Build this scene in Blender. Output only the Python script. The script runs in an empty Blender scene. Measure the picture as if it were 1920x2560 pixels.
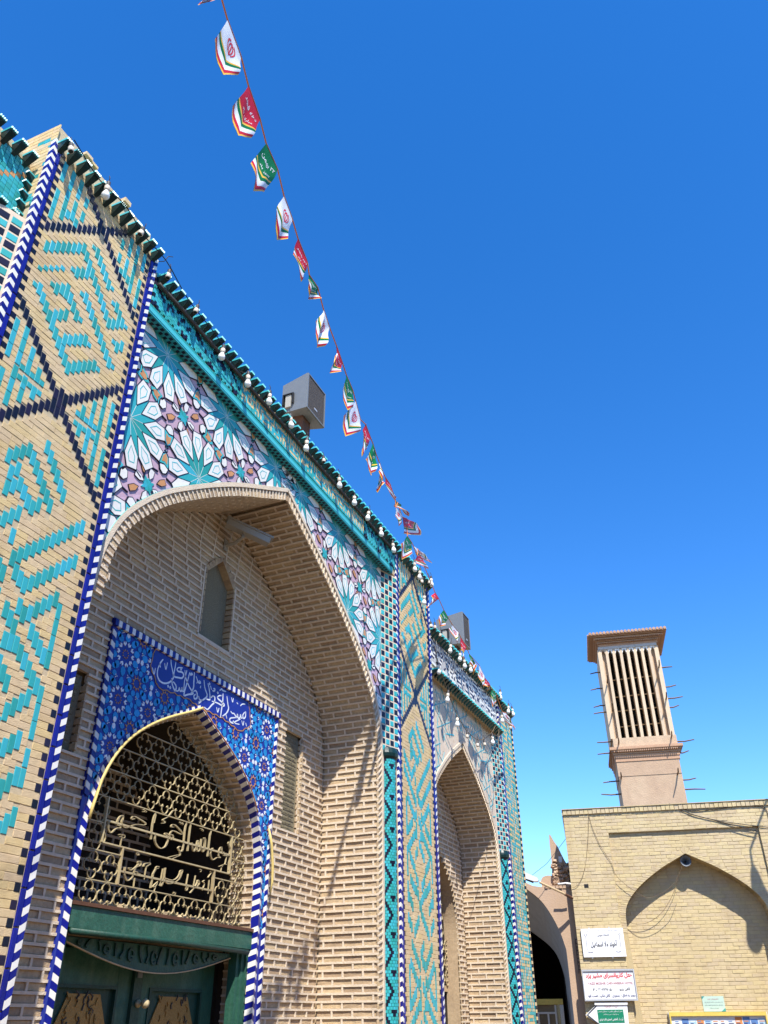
import bpy, math, random
from mathutils import Matrix, Vector
from mathutils.geometry import tessellate_polygon
R = random.Random(7)
S = bpy.context.scene
COL = S.collection

# ------------------------------------------------------------------ camera
CAM_POS = Vector((4.0, 0.0, 1.6))
F_PX = 2059.0                       # focal length in pixels of the 1920 x 2560 photograph
def _rig():
    up = Vector((935-960, -2050-1280, F_PX)).normalized()          # world up seen in camera axes (x right, y down, z ahead)
    f = Vector((0, 0, 1)); h = (f-up*f.dot(up)).normalized()
    rt = h.cross(up); rt = rt if rt.x > 0 else -rt
    a = math.radians(23.3)
    Y = h*math.cos(a)+rt*math.sin(a); X = rt*math.cos(a)-h*math.sin(a)
    return Matrix((X, Y, up))
RIG = _rig()
cd = bpy.data.cameras.new('camera'); cam = bpy.data.objects.new('camera', cd); COL.objects.link(cam)
cd.sensor_fit = 'HORIZONTAL'; cd.sensor_width = 36; cd.lens = F_PX/1920*36
cd.clip_start = 0.05; cd.clip_end = 3000
r_, u_, b_ = RIG @ Vector((1, 0, 0)), RIG @ Vector((0, -1, 0)), RIG @ Vector((0, 0, -1))
cam.matrix_world = Matrix(((r_.x, u_.x, b_.x, CAM_POS.x), (r_.y, u_.y, b_.y, CAM_POS.y), (r_.z, u_.z, b_.z, CAM_POS.z), (0, 0, 0, 1)))
S.camera = cam
def px_size(p, size):
    c = RIG.transposed() @ (Vector(p)-CAM_POS)
    if c.z < .3: return 0
    x, y = 960+F_PX*c.x/c.z, 1280+F_PX*c.y/c.z
    if x < -40 or x > 1960 or y < -40 or y > 2600: return 0
    return size*F_PX/c.z

# ------------------------------------------------------------------ light
TO_SUN = Vector((.775, -1.0, 1.78)).normalized()
W = bpy.data.worlds.new('World'); S.world = W; W.use_nodes = True
nt = W.node_tree; bg = nt.nodes['Background']
sky = nt.nodes.new('ShaderNodeTexSky'); sky.sky_type = 'NISHITA'; sky.sun_disc = False
sky.sun_elevation = math.asin(TO_SUN.z); sky.sun_rotation = math.atan2(TO_SUN.x, TO_SUN.y)
sky.altitude = 1800; sky.air_density = 1.05; sky.dust_density = 0.4; sky.ozone_density = 1.5
hs = nt.nodes.new('ShaderNodeHueSaturation'); hs.inputs['Saturation'].default_value = 1.38; hs.inputs['Hue'].default_value = .508
nt.links.new(sky.outputs[0], hs.inputs['Color']); nt.links.new(hs.outputs[0], bg.inputs[0]); bg.inputs[1].default_value = 0.15
ld = bpy.data.lights.new('sun', 'SUN'); ld.energy = 4.1; ld.angle = math.radians(.53); ld.color = (1, .955, .88)
sun = bpy.data.objects.new('sun', ld); COL.objects.link(sun); sun.location = (12, -14, 30)
sun.rotation_euler = (-TO_SUN).to_track_quat('-Z', 'Y').to_euler()
S.view_settings.view_transform = 'Standard'; S.view_settings.look = 'None'; S.view_settings.gamma = 1
S.view_settings.use_curve_mapping = False; S.view_settings.exposure = 1.1

# ------------------------------------------------------------------ materials
MATS = {}
def M(name, col, rough=.7, var=.10, noise=.12, scale=25., bump=.0, bscale=160., col2=None, n2=6., spec=.28, metal=0., hue=0., stain=None, stain_amt=.0, coat=0.):
    """colour varies per piece (random per object / per island), with mottling and fine relief"""
    m = bpy.data.materials.new(name); m.use_nodes = True; t = m.node_tree; N = t.nodes; L = t.links
    b = N['Principled BSDF']; b.inputs['Roughness'].default_value = rough; b.inputs['Specular IOR Level'].default_value = spec
    b.inputs['Metallic'].default_value = metal
    if coat: b.inputs['Coat Weight'].default_value = coat; b.inputs['Coat Roughness'].default_value = .08
    geo = N.new('ShaderNodeNewGeometry'); oi = N.new('ShaderNodeObjectInfo')
    add = N.new('ShaderNodeMath'); add.operation = 'ADD'; L.new(oi.outputs['Random'], add.inputs[0]); L.new(geo.outputs['Random Per Island'], add.inputs[1])
    fr = N.new('ShaderNodeMath'); fr.operation = 'FRACT'; L.new(add.outputs[0], fr.inputs[0])
    nz = N.new('ShaderNodeTexNoise'); nz.inputs['Scale'].default_value = scale; nz.inputs['Detail'].default_value = 5; L.new(geo.outputs['Position'], nz.inputs['Vector'])
    base = N.new('ShaderNodeRGB'); base.outputs[0].default_value = (*col, 1); cur = base.outputs[0]
    if col2:
        mx = N.new('ShaderNodeMixRGB'); mx.inputs[2].default_value = (*col2, 1); L.new(cur, mx.inputs[1])
        n3 = N.new('ShaderNodeTexNoise'); n3.inputs['Scale'].default_value = n2; n3.inputs['Detail'].default_value = 6; L.new(geo.outputs['Position'], n3.inputs['Vector'])
        a3 = N.new('ShaderNodeMath'); a3.operation = 'ADD'; L.new(n3.outputs[0], a3.inputs[0])
        s3 = N.new('ShaderNodeMath'); s3.operation = 'MULTIPLY_ADD'; s3.inputs[1].default_value = .45; s3.inputs[2].default_value = -.22; L.new(fr.outputs[0], s3.inputs[0]); L.new(s3.outputs[0], a3.inputs[1])
        rp = N.new('ShaderNodeMapRange'); rp.inputs[1].default_value = .35; rp.inputs[2].default_value = .68; L.new(a3.outputs[0], rp.inputs[0]); L.new(rp.outputs[0], mx.inputs[0]); cur = mx.outputs[0]
    if stain:
        mx = N.new('ShaderNodeMixRGB'); mx.inputs[2].default_value = (*stain, 1); L.new(cur, mx.inputs[1])
        mp = N.new('ShaderNodeMapping'); mp.inputs['Scale'].default_value = (1, 1, .25); L.new(geo.outputs['Position'], mp.inputs[0])
        n4 = N.new('ShaderNodeTexNoise'); n4.inputs['Scale'].default_value = 5.5; n4.inputs['Detail'].default_value = 8; n4.inputs['Roughness'].default_value = .65; L.new(mp.outputs[0], n4.inputs['Vector'])
        rp = N.new('ShaderNodeMapRange'); rp.inputs[1].default_value = .5; rp.inputs[2].default_value = .75; rp.inputs[4].default_value = stain_amt; L.new(n4.outputs[0], rp.inputs[0]); L.new(rp.outputs[0], mx.inputs[0]); cur = mx.outputs[0]
    v = N.new('ShaderNodeHueSaturation')
    m1 = N.new('ShaderNodeMath'); m1.operation = 'MULTIPLY_ADD'; m1.inputs[1].default_value = 2*var; m1.inputs[2].default_value = 1-var; L.new(fr.outputs[0], m1.inputs[0])
    m2 = N.new('ShaderNodeMath'); m2.operation = 'MULTIPLY_ADD'; m2.inputs[1].default_value = 2*noise; m2.inputs[2].default_value = 1-noise; L.new(nz.outputs[0], m2.inputs[0])
    m3 = N.new('ShaderNodeMath'); m3.operation = 'MULTIPLY'; L.new(m1.outputs[0], m3.inputs[0]); L.new(m2.outputs[0], m3.inputs[1])
    L.new(m3.outputs[0], v.inputs['Value']); L.new(cur, v.inputs['Color'])
    if hue:
        m4 = N.new('ShaderNodeMath'); m4.operation = 'MULTIPLY_ADD'; m4.inputs[1].default_value = hue; m4.inputs[2].default_value = .5-hue/2; L.new(fr.outputs[0], m4.inputs[0]); L.new(m4.outputs[0], v.inputs['Hue'])
    L.new(v.outputs[0], b.inputs['Base Color'])
    if bump:
        nb = N.new('ShaderNodeTexNoise'); nb.inputs['Scale'].default_value = bscale; nb.inputs['Detail'].default_value = 4; L.new(geo.outputs['Position'], nb.inputs['Vector'])
        bp = N.new('ShaderNodeBump'); bp.inputs['Strength'].default_value = bump; bp.inputs['Distance'].default_value = .01; L.new(nb.outputs[0], bp.inputs['Height']); L.new(bp.outputs[0], b.inputs['Normal'])
    MATS[name] = m; return m
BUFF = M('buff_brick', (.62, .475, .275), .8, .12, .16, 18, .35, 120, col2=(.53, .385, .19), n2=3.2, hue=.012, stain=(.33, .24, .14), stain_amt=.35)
GROUT = M('buff_grout', (.50, .40, .25), .9, 0, .2, 40, .3)
TURQ = M('turquoise_glaze', (.034, .335, .355), .42, .26, .08, 30, .05, 60, hue=.05)
TURQL = M('pale_turquoise_glaze', (.06, .42, .44), .35, .15, .1, 30, .05, 60, hue=.04)
NAVY = M('dark_navy_glaze', (.010, .010, .026), .3, .35, .1, 30, .05, 60, hue=.08)
COBALT = M('cobalt_glaze', (.008, .012, .19), .28, .2, .1, 25, .05, 40)
WHITE = M('white_glaze', (.72, .70, .65), .33, .05, .06, 25, .05, 50, stain=(.5, .46, .38), stain_amt=.35)
PINK = M('mauve_glaze', (.53, .36, .43), .35, .1, .08, 25, .04, 50)
OCHRE = M('ochre_glaze', (.50, .24, .095), .35, .12, .1, 25, .04, 50)
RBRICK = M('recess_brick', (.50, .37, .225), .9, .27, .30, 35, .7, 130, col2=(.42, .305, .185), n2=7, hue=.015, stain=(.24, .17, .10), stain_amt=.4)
MORTAR = M('pale_mortar', (.63, .52, .385), .95, 0, .15, 30, .5, 90, stain=(.42, .34, .25), stain_amt=.5)
STONE = M('grey_stone', (.20, .17, .105), .9, .1, .35, 60, .9, 90, stain=(.12, .11, .09), stain_amt=.6)
YELLOW = M('yellow_paint', (.60, .45, .15), .45, .1, .15, 30, .2, 60)
TBLUE = M('print_blue', (.014, .026, .25), .25, .10, .12, 9, .02, 30)
TSKY = M('print_sky_blue', (.018, .23, .52), .25, .2, .08, 20)
TWHITE = M('print_white', (.68, .71, .74), .25, .05, .05, 20)
TOCH = M('print_ochre', (.42, .20, .07), .3, .15, .08, 20)
IRON = M('cream_painted_iron', (.42, .34, .185), .5, .1, .2, 40, .15, 80, stain=(.22, .12, .06), stain_amt=.5)
DIRON = M('dark_iron', (.045, .04, .04), .5, .1, .2, 40)
GREEN = M('green_painted_wood', (.024, .088, .058), .5, .08, .3, 12, .5, 40, stain=(.10, .17, .12), stain_amt=.6)
DGREEN = M('dark_green_wood', (.010, .048, .034), .5, .08, .3, 12, .4, 40, stain=(.05, .05, .03), stain_amt=.5)
RUST = M('rusty_steel', (.10, .045, .025), .8, .1, .4, 20, .3)
GOLDW = M('carved_brass', (.33, .19, .055), .45, .1, .4, 60, .8, 70, metal=.3)
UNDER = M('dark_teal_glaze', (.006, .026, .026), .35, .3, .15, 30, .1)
GREYP = M('grey_speaker_shell', (.15, .165, .18), .5, .03, .08, 15)
MESHG = M('speaker_cloth', (.06, .052, .048), .85, .03, .12, 30, .5, 500)
BULBW = M('white_bulb_glass', (.80, .79, .75), .25, .04, .03, 20, coat=.4)
COLLAR = M('ceramic_collar', (.60, .52, .42), .5, .1, .1, 40)
BLACK = M('black_plastic', (.018, .017, .016), .5, .1, .1, 30)
CABLE = M('weathered_pipe', (.055, .048, .042), .7, .1, .35, 30, .3)
CCTV = M('beige_camera_shell', (.34, .32, .27), .45, .03, .06, 20)
GLASS = M('dark_lens_glass', (.01, .012, .014), .08, 0, 0, 10, spec=.6)
LIBB = M('yellow_brick', (.52, .42, .255), .85, .10, .15, 12, .4, 90, col2=(.48, .375, .205), n2=1.3, hue=.012, stain=(.38, .28, .15), stain_amt=.65)
LIBM = M('ochre_mortar', (.44, .345, .19), .95, 0, .2, 30, .4)
MUD = M('mud_plaster', (.47, .335, .235), .95, 0, .12, 6, .5, 40, col2=(.43, .30, .20), n2=1.5)
MUDD = M('mud_brick', (.43, .30, .20), .95, .2, .25, 12, .8, 40)
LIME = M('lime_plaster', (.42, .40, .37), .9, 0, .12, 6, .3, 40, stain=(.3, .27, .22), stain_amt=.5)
TOWERP = M('tower_pier_brick', (.54, .42, .29), .9, .06, .12, 10, .3, 60); TOWER = M('tower_plaster', (.47, .345, .232), .95, 0, .14, 5, .9, 22, stain=(.33, .22, .15), stain_amt=.45, col2=(.41, .285, .19), n2=.8)
TOWERR = M('tower_soffit_brick', (.40, .245, .155), .9, .1, .15, 10, .3, 40)
WOOD = M('weathered_pole', (.16, .105, .065), .8, .15, .35, 25, .4)
PALEW = M('pale_wood', (.50, .36, .20), .7, .1, .2, 20)
WIRE = M('black_wire', (.03, .027, .025), .6, .1, .1, 30)
WIREB = M('brown_wire', (.16, .11, .06), .6, .1, .1, 30)
SIGNW = M('white_sign_board', (.74, .74, .74), .35, .02, .04, 8)
SIGNF = M('grey_sign_frame', (.50, .50, .50), .4, .02, .08, 20, metal=.4)
INKK = M('black_ink', (.02, .02, .025), .5, 0, 0)
INKR = M('red_ink', (.60, .025, .03), .5, 0, 0)
INKP = M('faded_red_ink', (.42, .14, .16), .5, 0, 0)
INKB = M('navy_ink', (.05, .05, .13), .5, 0, 0)
INKG = M('green_sign_field', (.010, .19, .10), .4, 0, 0)
NOTICE = M('pale_notice_paper', (.42, .55, .47), .5, 0, .08, 12)
NOTT = M('notice_teal', (.05, .28, .25), .5, 0, 0)
BOARDY = M('yellow_frame_paint', (.62, .46, .10), .5, .06, .2, 15, .2)
PAPER = [M('paper_white', (.62, .64, .66), .6, 0, .05), M('paper_blue', (.10, .20, .42), .6, 0, .1), M('paper_orange', (.55, .22, .07), .6, 0, .1), M('paper_sky', (.35, .5, .62), .6, 0, .1)]
FR = M('flag_red', (.46, .010, .018), .5, 0, .08, 30, spec=.15); FG = M('flag_green', (.004, .135, .030), .5, 0, .08, 30, spec=.15)
FW = M('flag_white', (.70, .70, .72), .4, 0, .06, 30, spec=.5); FY = M('flag_gold', (.75, .42, .03), .4, 0, .1, 60)
ROPE = M('orange_cord', (.62, .20, .05), .7, 0, .15, 200)
GROUND = M('street_paving', (.17, .12, .075), .9, 0, .15, 4, .3, 20)
DARK = M('painted_interior_shade', (.035, .027, .020), .95, 0, .3, 6, .5)  # near-black base colour stands for the shade inside openings
LEDW = M('lamp_white_metal', (.62, .65, .68), .35, 0, .05); WINW = M('window_frame_paint', (.58, .55, .47), .5, .03, .1); WING = M('window_glass', (.16, .12, .07), .1, .2, .2, 8, spec=.6)
LINE = M('thin_turquoise_line', (.06, .36, .42), .4, .1, .1); BONE = M('cream_tile_brick', (.60, .50, .385), .75, .06, .12, 12, .25, 80, col2=(.55, .44, .33), n2=2.5)
VIOLET = M('dark_violet_glaze', (.035, .03, .06), .4, .3, .1)

# ------------------------------------------------------------------ mesh helpers
def frame(o, u, v):
    u, v = Vector(u).normalized(), Vector(v).normalized(); w = u.cross(v); o = Vector(o)
    return Matrix(((u.x, v.x, w.x, o.x), (u.y, v.y, w.y, o.y), (u.z, v.z, w.z, o.z), (0, 0, 0, 1)))
def FX(x): return frame((x, 0, 0), (0, 1, 0), (0, 0, 1))          # wall facing the street: a = world y, b = height, c = out of the wall
class MB:
    def __init__(s): s.v = []; s.f = []; s.m = []; s.mats = []
    def mi(s, mat):
        if mat not in s.mats: s.mats.append(mat)
        return s.mats.index(mat)
    def add(s, vs, fs, mat, X=None):
        k = len(s.v); i = s.mi(mat)
        s.v += [tuple(X @ Vector(p)) for p in vs] if X else [tuple(p) for p in vs]
        s.f += [tuple(k+j for j in f) for f in fs]; s.m += [i]*len(fs)
    def box(s, X, a0, a1, b0, b1, c0, c1, mat):
        s.add([(a0, b0, c0), (a1, b0, c0), (a1, b1, c0), (a0, b1, c0), (a0, b0, c1), (a1, b0, c1), (a1, b1, c1), (a0, b1, c1)],
              [(3, 2, 1, 0), (4, 5, 6, 7), (0, 1, 5, 4), (1, 2, 6, 5), (2, 3, 7, 6), (3, 0, 4, 7)], mat, X)
    def prism(s, X, pts, c0, c1, mat, back=True):
        n = len(pts); A = sum(pts[i][0]*pts[(i+1) % n][1]-pts[(i+1) % n][0]*pts[i][1] for i in range(n))
        if A < 0: pts = pts[::-1]
        tri = tessellate_polygon([[Vector((p[0], p[1], 0)) for p in pts]]) if n > 4 else [tuple(range(n))]
        vs = [(p[0], p[1], c0) for p in pts]+[(p[0], p[1], c1) for p in pts]; fs = []
        for t in tri:
            a = sum(pts[t[i]][0]*pts[t[(i+1) % len(t)]][1]-pts[t[(i+1) % len(t)]][0]*pts[t[i]][1] for i in range(len(t)))
            t = t if a > 0 else t[::-1]
            fs.append(tuple(n+i for i in t))
            if back: fs.append(tuple(reversed(t)))
        fs += [(i, (i+1) % n, n+(i+1) % n, n+i) for i in range(n)]
        s.add(vs, fs, mat, X)
    def quadstrip(s, A, B, mat, X=None):
        n = len(A); s.add(list(A)+list(B), [(i, i+1, n+i+1, n+i) for i in range(n-1)], mat, X)
    def tube(s, pts, r, mat, n=6, X=None, flat=None):
        pts = [Vector(p) for p in pts]
        if X: pts = [X @ p for p in pts]
        vs = []; fs = []
        for i, p in enumerate(pts):
            t = (pts[min(i+1, len(pts)-1)]-pts[max(i-1, 0)])
            t = t.normalized() if t.length > 1e-9 else Vector((0, 0, 1))
            h = Vector((0, 0, 1)) if abs(t.z) < .95 else Vector((1, 0, 0)); e1 = t.cross(h).normalized(); e2 = e1.cross(t)
            rr = r[i] if isinstance(r, (list, tuple)) else r
            vs += [p+e1*math.cos(2*math.pi*k/n)*rr+e2*math.sin(2*math.pi*k/n)*rr for k in range(n)]
        for i in range(len(pts)-1):
            fs += [(i*n+k, i*n+(k+1) % n, (i+1)*n+(k+1) % n, (i+1)*n+k) for k in range(n)]
        fs += [tuple(range(n))[::-1], tuple((len(pts)-1)*n+k for k in range(n))]
        s.add(vs, fs, mat)
    def band(s, X, pts, w, c0, c1, mat, closed=False):
        """flat strap: polyline (a, b) of thickness w in the plane, from depth c0 to c1"""
        P = [Vector(p) for p in pts]; n = len(P); L_, R_ = [], []
        for i in range(n):
            a = P[(i-1) % n] if closed or i else P[i]; b = P[(i+1) % n] if closed or i < n-1 else P[i]
            t = (b-a); t = t.normalized() if t.length > 1e-9 else Vector((1, 0)); nn = Vector((-t.y, t.x))
            ww = w[i] if isinstance(w, (list, tuple)) else w
            L_.append(P[i]+nn*ww/2); R_.append(P[i]-nn*ww/2)
        vs = [(p.x, p.y, c0) for p in L_]+[(p.x, p.y, c0) for p in R_]+[(p.x, p.y, c1) for p in L_]+[(p.x, p.y, c1) for p in R_]
        fs = []; m = n if closed else n-1
        for i in range(m):
            j = (i+1) % n
            fs += [(2*n+j, 2*n+i, 3*n+i, 3*n+j), (i, j, n+j, n+i), (i, 2*n+i, 2*n+j, j), (n+j, 3*n+j, 3*n+i, n+i)]
        if not closed: fs += [(0, n, 3*n, 2*n), (n-1, 3*n-1, 4*n-1, 2*n-1)]
        s.add(vs, fs, mat, X)
    def lathe(s, prof, mat, n=12, X=None):
        vs = [(r*math.cos(2*math.pi*k/n), r*math.sin(2*math.pi*k/n), z) for r, z in prof for k in range(n)]
        fs = [(i*n+k, i*n+(k+1) % n, (i+1)*n+(k+1) % n, (i+1)*n+k) for i in range(len(prof)-1) for k in range(n)]
        fs += [tuple(range(n))[::-1], tuple((len(prof)-1)*n+k for k in range(n))]
        s.add(vs, fs, mat, X)
    def mesh(s, name, smooth=False):
        me = bpy.data.meshes.new(name); me.from_pydata(s.v, [], s.f)
        for m in s.mats: me.materials.append(m)
        me.polygons.foreach_set('material_index', s.m)
        if smooth: me.polygons.foreach_set('use_smooth', [True]*len(s.f))
        me.update(); return me
def wloc(o):
    t = Matrix.Identity(4)
    while o: t = o.matrix_basis @ t if o.parent is None else o.matrix_parent_inverse @ o.matrix_basis @ t; o = o.parent
    return t
def link(name, data, parent=None, mat=None, kind=None, label=None):
    o = bpy.data.objects.new(name, data); COL.objects.link(o)
    if parent is not None:
        o.parent = parent; o.matrix_parent_inverse = PINV[parent.name]
    if mat is not None: o.matrix_basis = mat
    W_ = mat if mat is not None else Matrix.Identity(4)
    PINV[o.name] = W_.inverted()
    if kind: o['kind'] = kind
    if label: o['label'] = label
    return o
PINV = {}
def thing(name, label, cat, loc, group=None):
    o = bpy.data.objects.new(name, None); COL.objects.link(o); o.empty_display_size = .2; o.location = loc
    PINV[o.name] = Matrix.Translation(loc).inverted(); o['label'] = label; o['category'] = cat
    if group: o['group'] = group
    return o
def top(o, label, cat, group=None):
    o['label'] = label; o['category'] = cat
    if group: o['group'] = group
    return o
def part(name, mb, parent, kind=None, smooth=False, label=None): return link(name, mb.mesh(name, smooth), parent, None, kind, label)

# unit pieces: a, b in -.5 .. .5, c in 0 .. 1
def _rough_unit(seed, ch=.03, j=.02, cb=None):
    q = random.Random(seed); J = lambda: q.uniform(-j, j); cb = cb or ch*3
    v = [(-.5, -.5, 0), (.5, -.5, 0), (.5, .5, 0), (-.5, .5, 0)]
    mid = [(-.5+J()*.5, -.5+J(), .72), (.5+J()*.5, -.5+J(), .72), (.5+J()*.5, .5+J(), .72), (-.5+J()*.5, .5+J(), .72)]
    fr = [(-.5+ch, -.5+cb+J(), 1+J()), (0+J(), -.5+cb+J(), 1+J()*2), (.5-ch, -.5+cb+J(), 1+J()), (.5-ch, .5-cb+J(), 1+J()), (0+J(), .5-cb+J(), 1+J()*2), (-.5+ch, .5-cb+J(), 1+J())]
    return v+mid+fr, [(0, 1, 5, 4), (1, 2, 6, 5), (2, 3, 7, 6), (3, 0, 4, 7), (4, 5, 10, 9, 8), (5, 6, 11, 10), (6, 7, 13, 12, 11), (7, 4, 8, 13), (8, 9, 12, 13), (9, 10, 11, 12)]
def _bevel_unit(ch=.06, cb=None):
    cb = cb or ch
    return ([(-.5, -.5, 0), (.5, -.5, 0), (.5, .5, 0), (-.5, .5, 0), (-.5, -.5, .7), (.5, -.5, .7), (.5, .5, .7), (-.5, .5, .7), (-.5+ch, -.5+cb, 1), (.5-ch, -.5+cb, 1), (.5-ch, .5-cb, 1), (-.5+ch, .5-cb, 1)],
            [(0, 1, 5, 4), (1, 2, 6, 5), (2, 3, 7, 6), (3, 0, 4, 7), (4, 5, 9, 8), (5, 6, 10, 9), (6, 7, 11, 10), (7, 4, 8, 11), (8, 9, 10, 11)])
SHAPES = {'tile': _bevel_unit(.05, .02), 'square': _bevel_unit(.05)}
for k in range(6): SHAPES['brick%d' % k] = _rough_unit(k, .012, .07, .08)
for k in range(4): SHAPES['flat%d' % k] = _rough_unit(40+k, .008, .03, .05)
MESHC = {}
class Kit:
    """collects the pieces of one kind on one thing: the 300 that show largest become objects, the rest one joined mesh"""
    def __init__(s, name, parent, rest, limit=300): s.name, s.parent, s.rest, s.limit, s.P = name, parent, rest, limit, []
    def put(s, X, a, b, la, lb, c0, dc, mat, shape='tile', rot=0., parent=None):
        T = X @ Matrix.Translation((a, b, c0))
        if rot: T = T @ Matrix.Rotation(rot, 4, 'Z')
        T = T @ Matrix.Diagonal((la, lb, dc, 1))
        s.P.append((px_size(T.translation, max(la, lb)*.6+min(la, lb)*.4), T, mat, shape, parent or s.parent))
    def raw(s, vs, fs, mat, X=None, parent=None, shape=None):
        """a piece with its own outline; shape = key shared by alike pieces"""
        X = X or Matrix.Identity(4); lo = Vector([min(v[i] for v in vs) for i in range(3)]); hi = Vector([max(v[i] for v in vs) for i in range(3)])
        c = (lo+hi)/2; T = X @ Matrix.Translation(c)
        if shape is None: shape = '_%s_%d' % (s.name, len(SHAPES))
        if shape not in SHAPES: SHAPES[shape] = ([tuple(Vector(v)-c) for v in vs], fs)
        s.P.append((px_size(T.translation, (hi-lo).length*.6), T, mat, shape, parent or s.parent))
    def flush(s):
        s.P.sort(key=lambda p: -p[0]); rest = {}
        for i, (sz, T, mat, sh, par) in enumerate(s.P):
            if i < s.limit and sz > 0:
                k = (sh, mat.name)
                if k not in MESHC:
                    mb = MB(); mb.add(*SHAPES[sh], mat); MESHC[k] = mb.mesh(s.name)
                link(s.name, MESHC[k], par, T)
            else: rest.setdefault(par.name, (par, MB()))[1].add(*SHAPES[sh], mat, T)
        for par, mb in rest.values(): part(s.rest, mb, par, 'stuff')
        return len(s.P)
KITS = []
def kit(*a, **k): q = Kit(*a, **k); KITS.append(q); return q
def cut(poly, hole):
    """polygon minus convex hole (both counter-clockwise): list of convex pieces"""
    out = []; cur = poly
    def half(P, a, b, inside):
        r = []
        for i in range(len(P)):
            p, q = P[i], P[(i+1) % len(P)]
            dp = (b[0]-a[0])*(p[1]-a[1])-(b[1]-a[1])*(p[0]-a[0]); dq = (b[0]-a[0])*(q[1]-a[1])-(b[1]-a[1])*(q[0]-a[0])
            if not inside: dp, dq = -dp, -dq
            if dp >= 0: r.append(p)
            if (dp > 0 > dq) or (dp < 0 < dq):
                t = dp/(dp-dq); r.append((p[0]+t*(q[0]-p[0]), p[1]+t*(q[1]-p[1])))
        return r
    for i in range(len(hole)):
        a, b = hole[i], hole[(i+1) % len(hole)]
        o = half(cur, a, b, False)
        if len(o) > 2 and abs(area(o)) > 2e-6: out.append(o)
        cur = half(cur, a, b, True)
        if len(cur) < 3: break
    return out
def inside(poly, conv):
    cur = poly
    for i in range(len(conv)):
        a, b = conv[i], conv[(i+1) % len(conv)]; r = []
        for k in range(len(cur)):
            p, q = cur[k], cur[(k+1) % len(cur)]
            dp = (b[0]-a[0])*(p[1]-a[1])-(b[1]-a[1])*(p[0]-a[0]); dq = (b[0]-a[0])*(q[1]-a[1])-(b[1]-a[1])*(q[0]-a[0])
            if dp >= 0: r.append(p)
            if (dp > 0 > dq) or (dp < 0 < dq): t = dp/(dp-dq); r.append((p[0]+t*(q[0]-p[0]), p[1]+t*(q[1]-p[1])))
        cur = r
        if len(cur) < 3: return []
    return cur if abs(area(cur)) > 2e-6 else []
def hull(P):
    P = sorted(set((round(p[0], 5), round(p[1], 5)) for p in P)); out = []
    for seq in (P, P[::-1]):
        h = []
        for p in seq:
            while len(h) > 1 and (h[-1][0]-h[-2][0])*(p[1]-h[-2][1])-(h[-1][1]-h[-2][1])*(p[0]-h[-2][0]) <= 0: h.pop()
            h.append(p)
        out += h[:-1]
    return out
def area(P): return .5*sum(P[i][0]*P[(i+1) % len(P)][1]-P[(i+1) % len(P)][0]*P[i][1] for i in range(len(P)))
def ccw(P): return P if area(P) > 0 else P[::-1]
def spline(P, n):
    """Catmull-Rom through points"""
    out = []
    for i in range(len(P)-1):
        p0, p1, p2, p3 = P[max(i-1, 0)], P[i], P[i+1], P[min(i+2, len(P)-1)]
        for k in range(n):
            t = k/n; out.append(tuple(.5*(2*b+(c-a)*t+(2*a-5*b+4*c-d)*t*t+(3*b-a-3*c+d)*t**3) for a, b, c, d in zip(p0, p1, p2, p3)))
    return out+[tuple(P[-1])]
# text in the built-in font: Persian letters take their joined forms and run right to left
_AF = {'ا': 'ﺍﺎ', 'آ': 'ﺁﺂ', 'ب': 'ﺏﺐﺑﺒ', 'پ': 'ﭖﭗﭘﭙ', 'ت': 'ﺕﺖﺗﺘ', 'ج': 'ﺝﺞﺟﺠ', 'ح': 'ﺡﺢﺣﺤ', 'خ': 'ﺥﺦﺧﺨ', 'د': 'ﺩﺪ', 'ذ': 'ﺫﺬ', 'ر': 'ﺭﺮ', 'ز': 'ﺯﺰ', 'س': 'ﺱﺲﺳﺴ', 'ش': 'ﺵﺶﺷﺸ', 'ص': 'ﺹﺺﺻﺼ', 'ط': 'ﻁﻂﻃﻄ', 'ظ': 'ﻅﻆﻇﻈ', 'ع': 'ﻉﻊﻋﻌ',
       'ف': 'ﻑﻒﻓﻔ', 'ق': 'ﻕﻖﻗﻘ', 'ک': 'ﮎﮏﮐﮑ', 'گ': 'ﮒﮓﮔﮕ', 'ل': 'ﻝﻞﻟﻠ', 'م': 'ﻡﻢﻣﻤ', 'ن': 'ﻥﻦﻧﻨ', 'و': 'ﻭﻮ', 'ه': 'ﻩﻪﻫﻬ', 'ی': 'ﯼﯽﯾﯿ'}
def fa(s):
    out = []; i = 0
    while i < len(s):
        ch = s[i]
        if ch not in _AF:
            j = i
            while j < len(s) and s[j] in '۰۱۲۳۴۵۶۷۸۹': j += 1
            if j > i: out.append(s[i:j]); i = j
            else: out.append(ch); i += 1
            continue
        prev = i > 0 and s[i-1] in _AF and len(_AF[s[i-1]]) == 4
        if ch == 'ل' and i+1 < len(s) and s[i+1] == 'ا': out.append('ﻼ' if prev else 'ﻻ'); i += 2; continue
        nxt = i+1 < len(s) and s[i+1] in _AF; f = _AF[ch]
        out.append(f[1 if prev else 0] if len(f) == 2 else f[3 if prev and nxt else 1 if prev else 2 if nxt else 0]); i += 1
    return ''.join(reversed(out))
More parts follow.
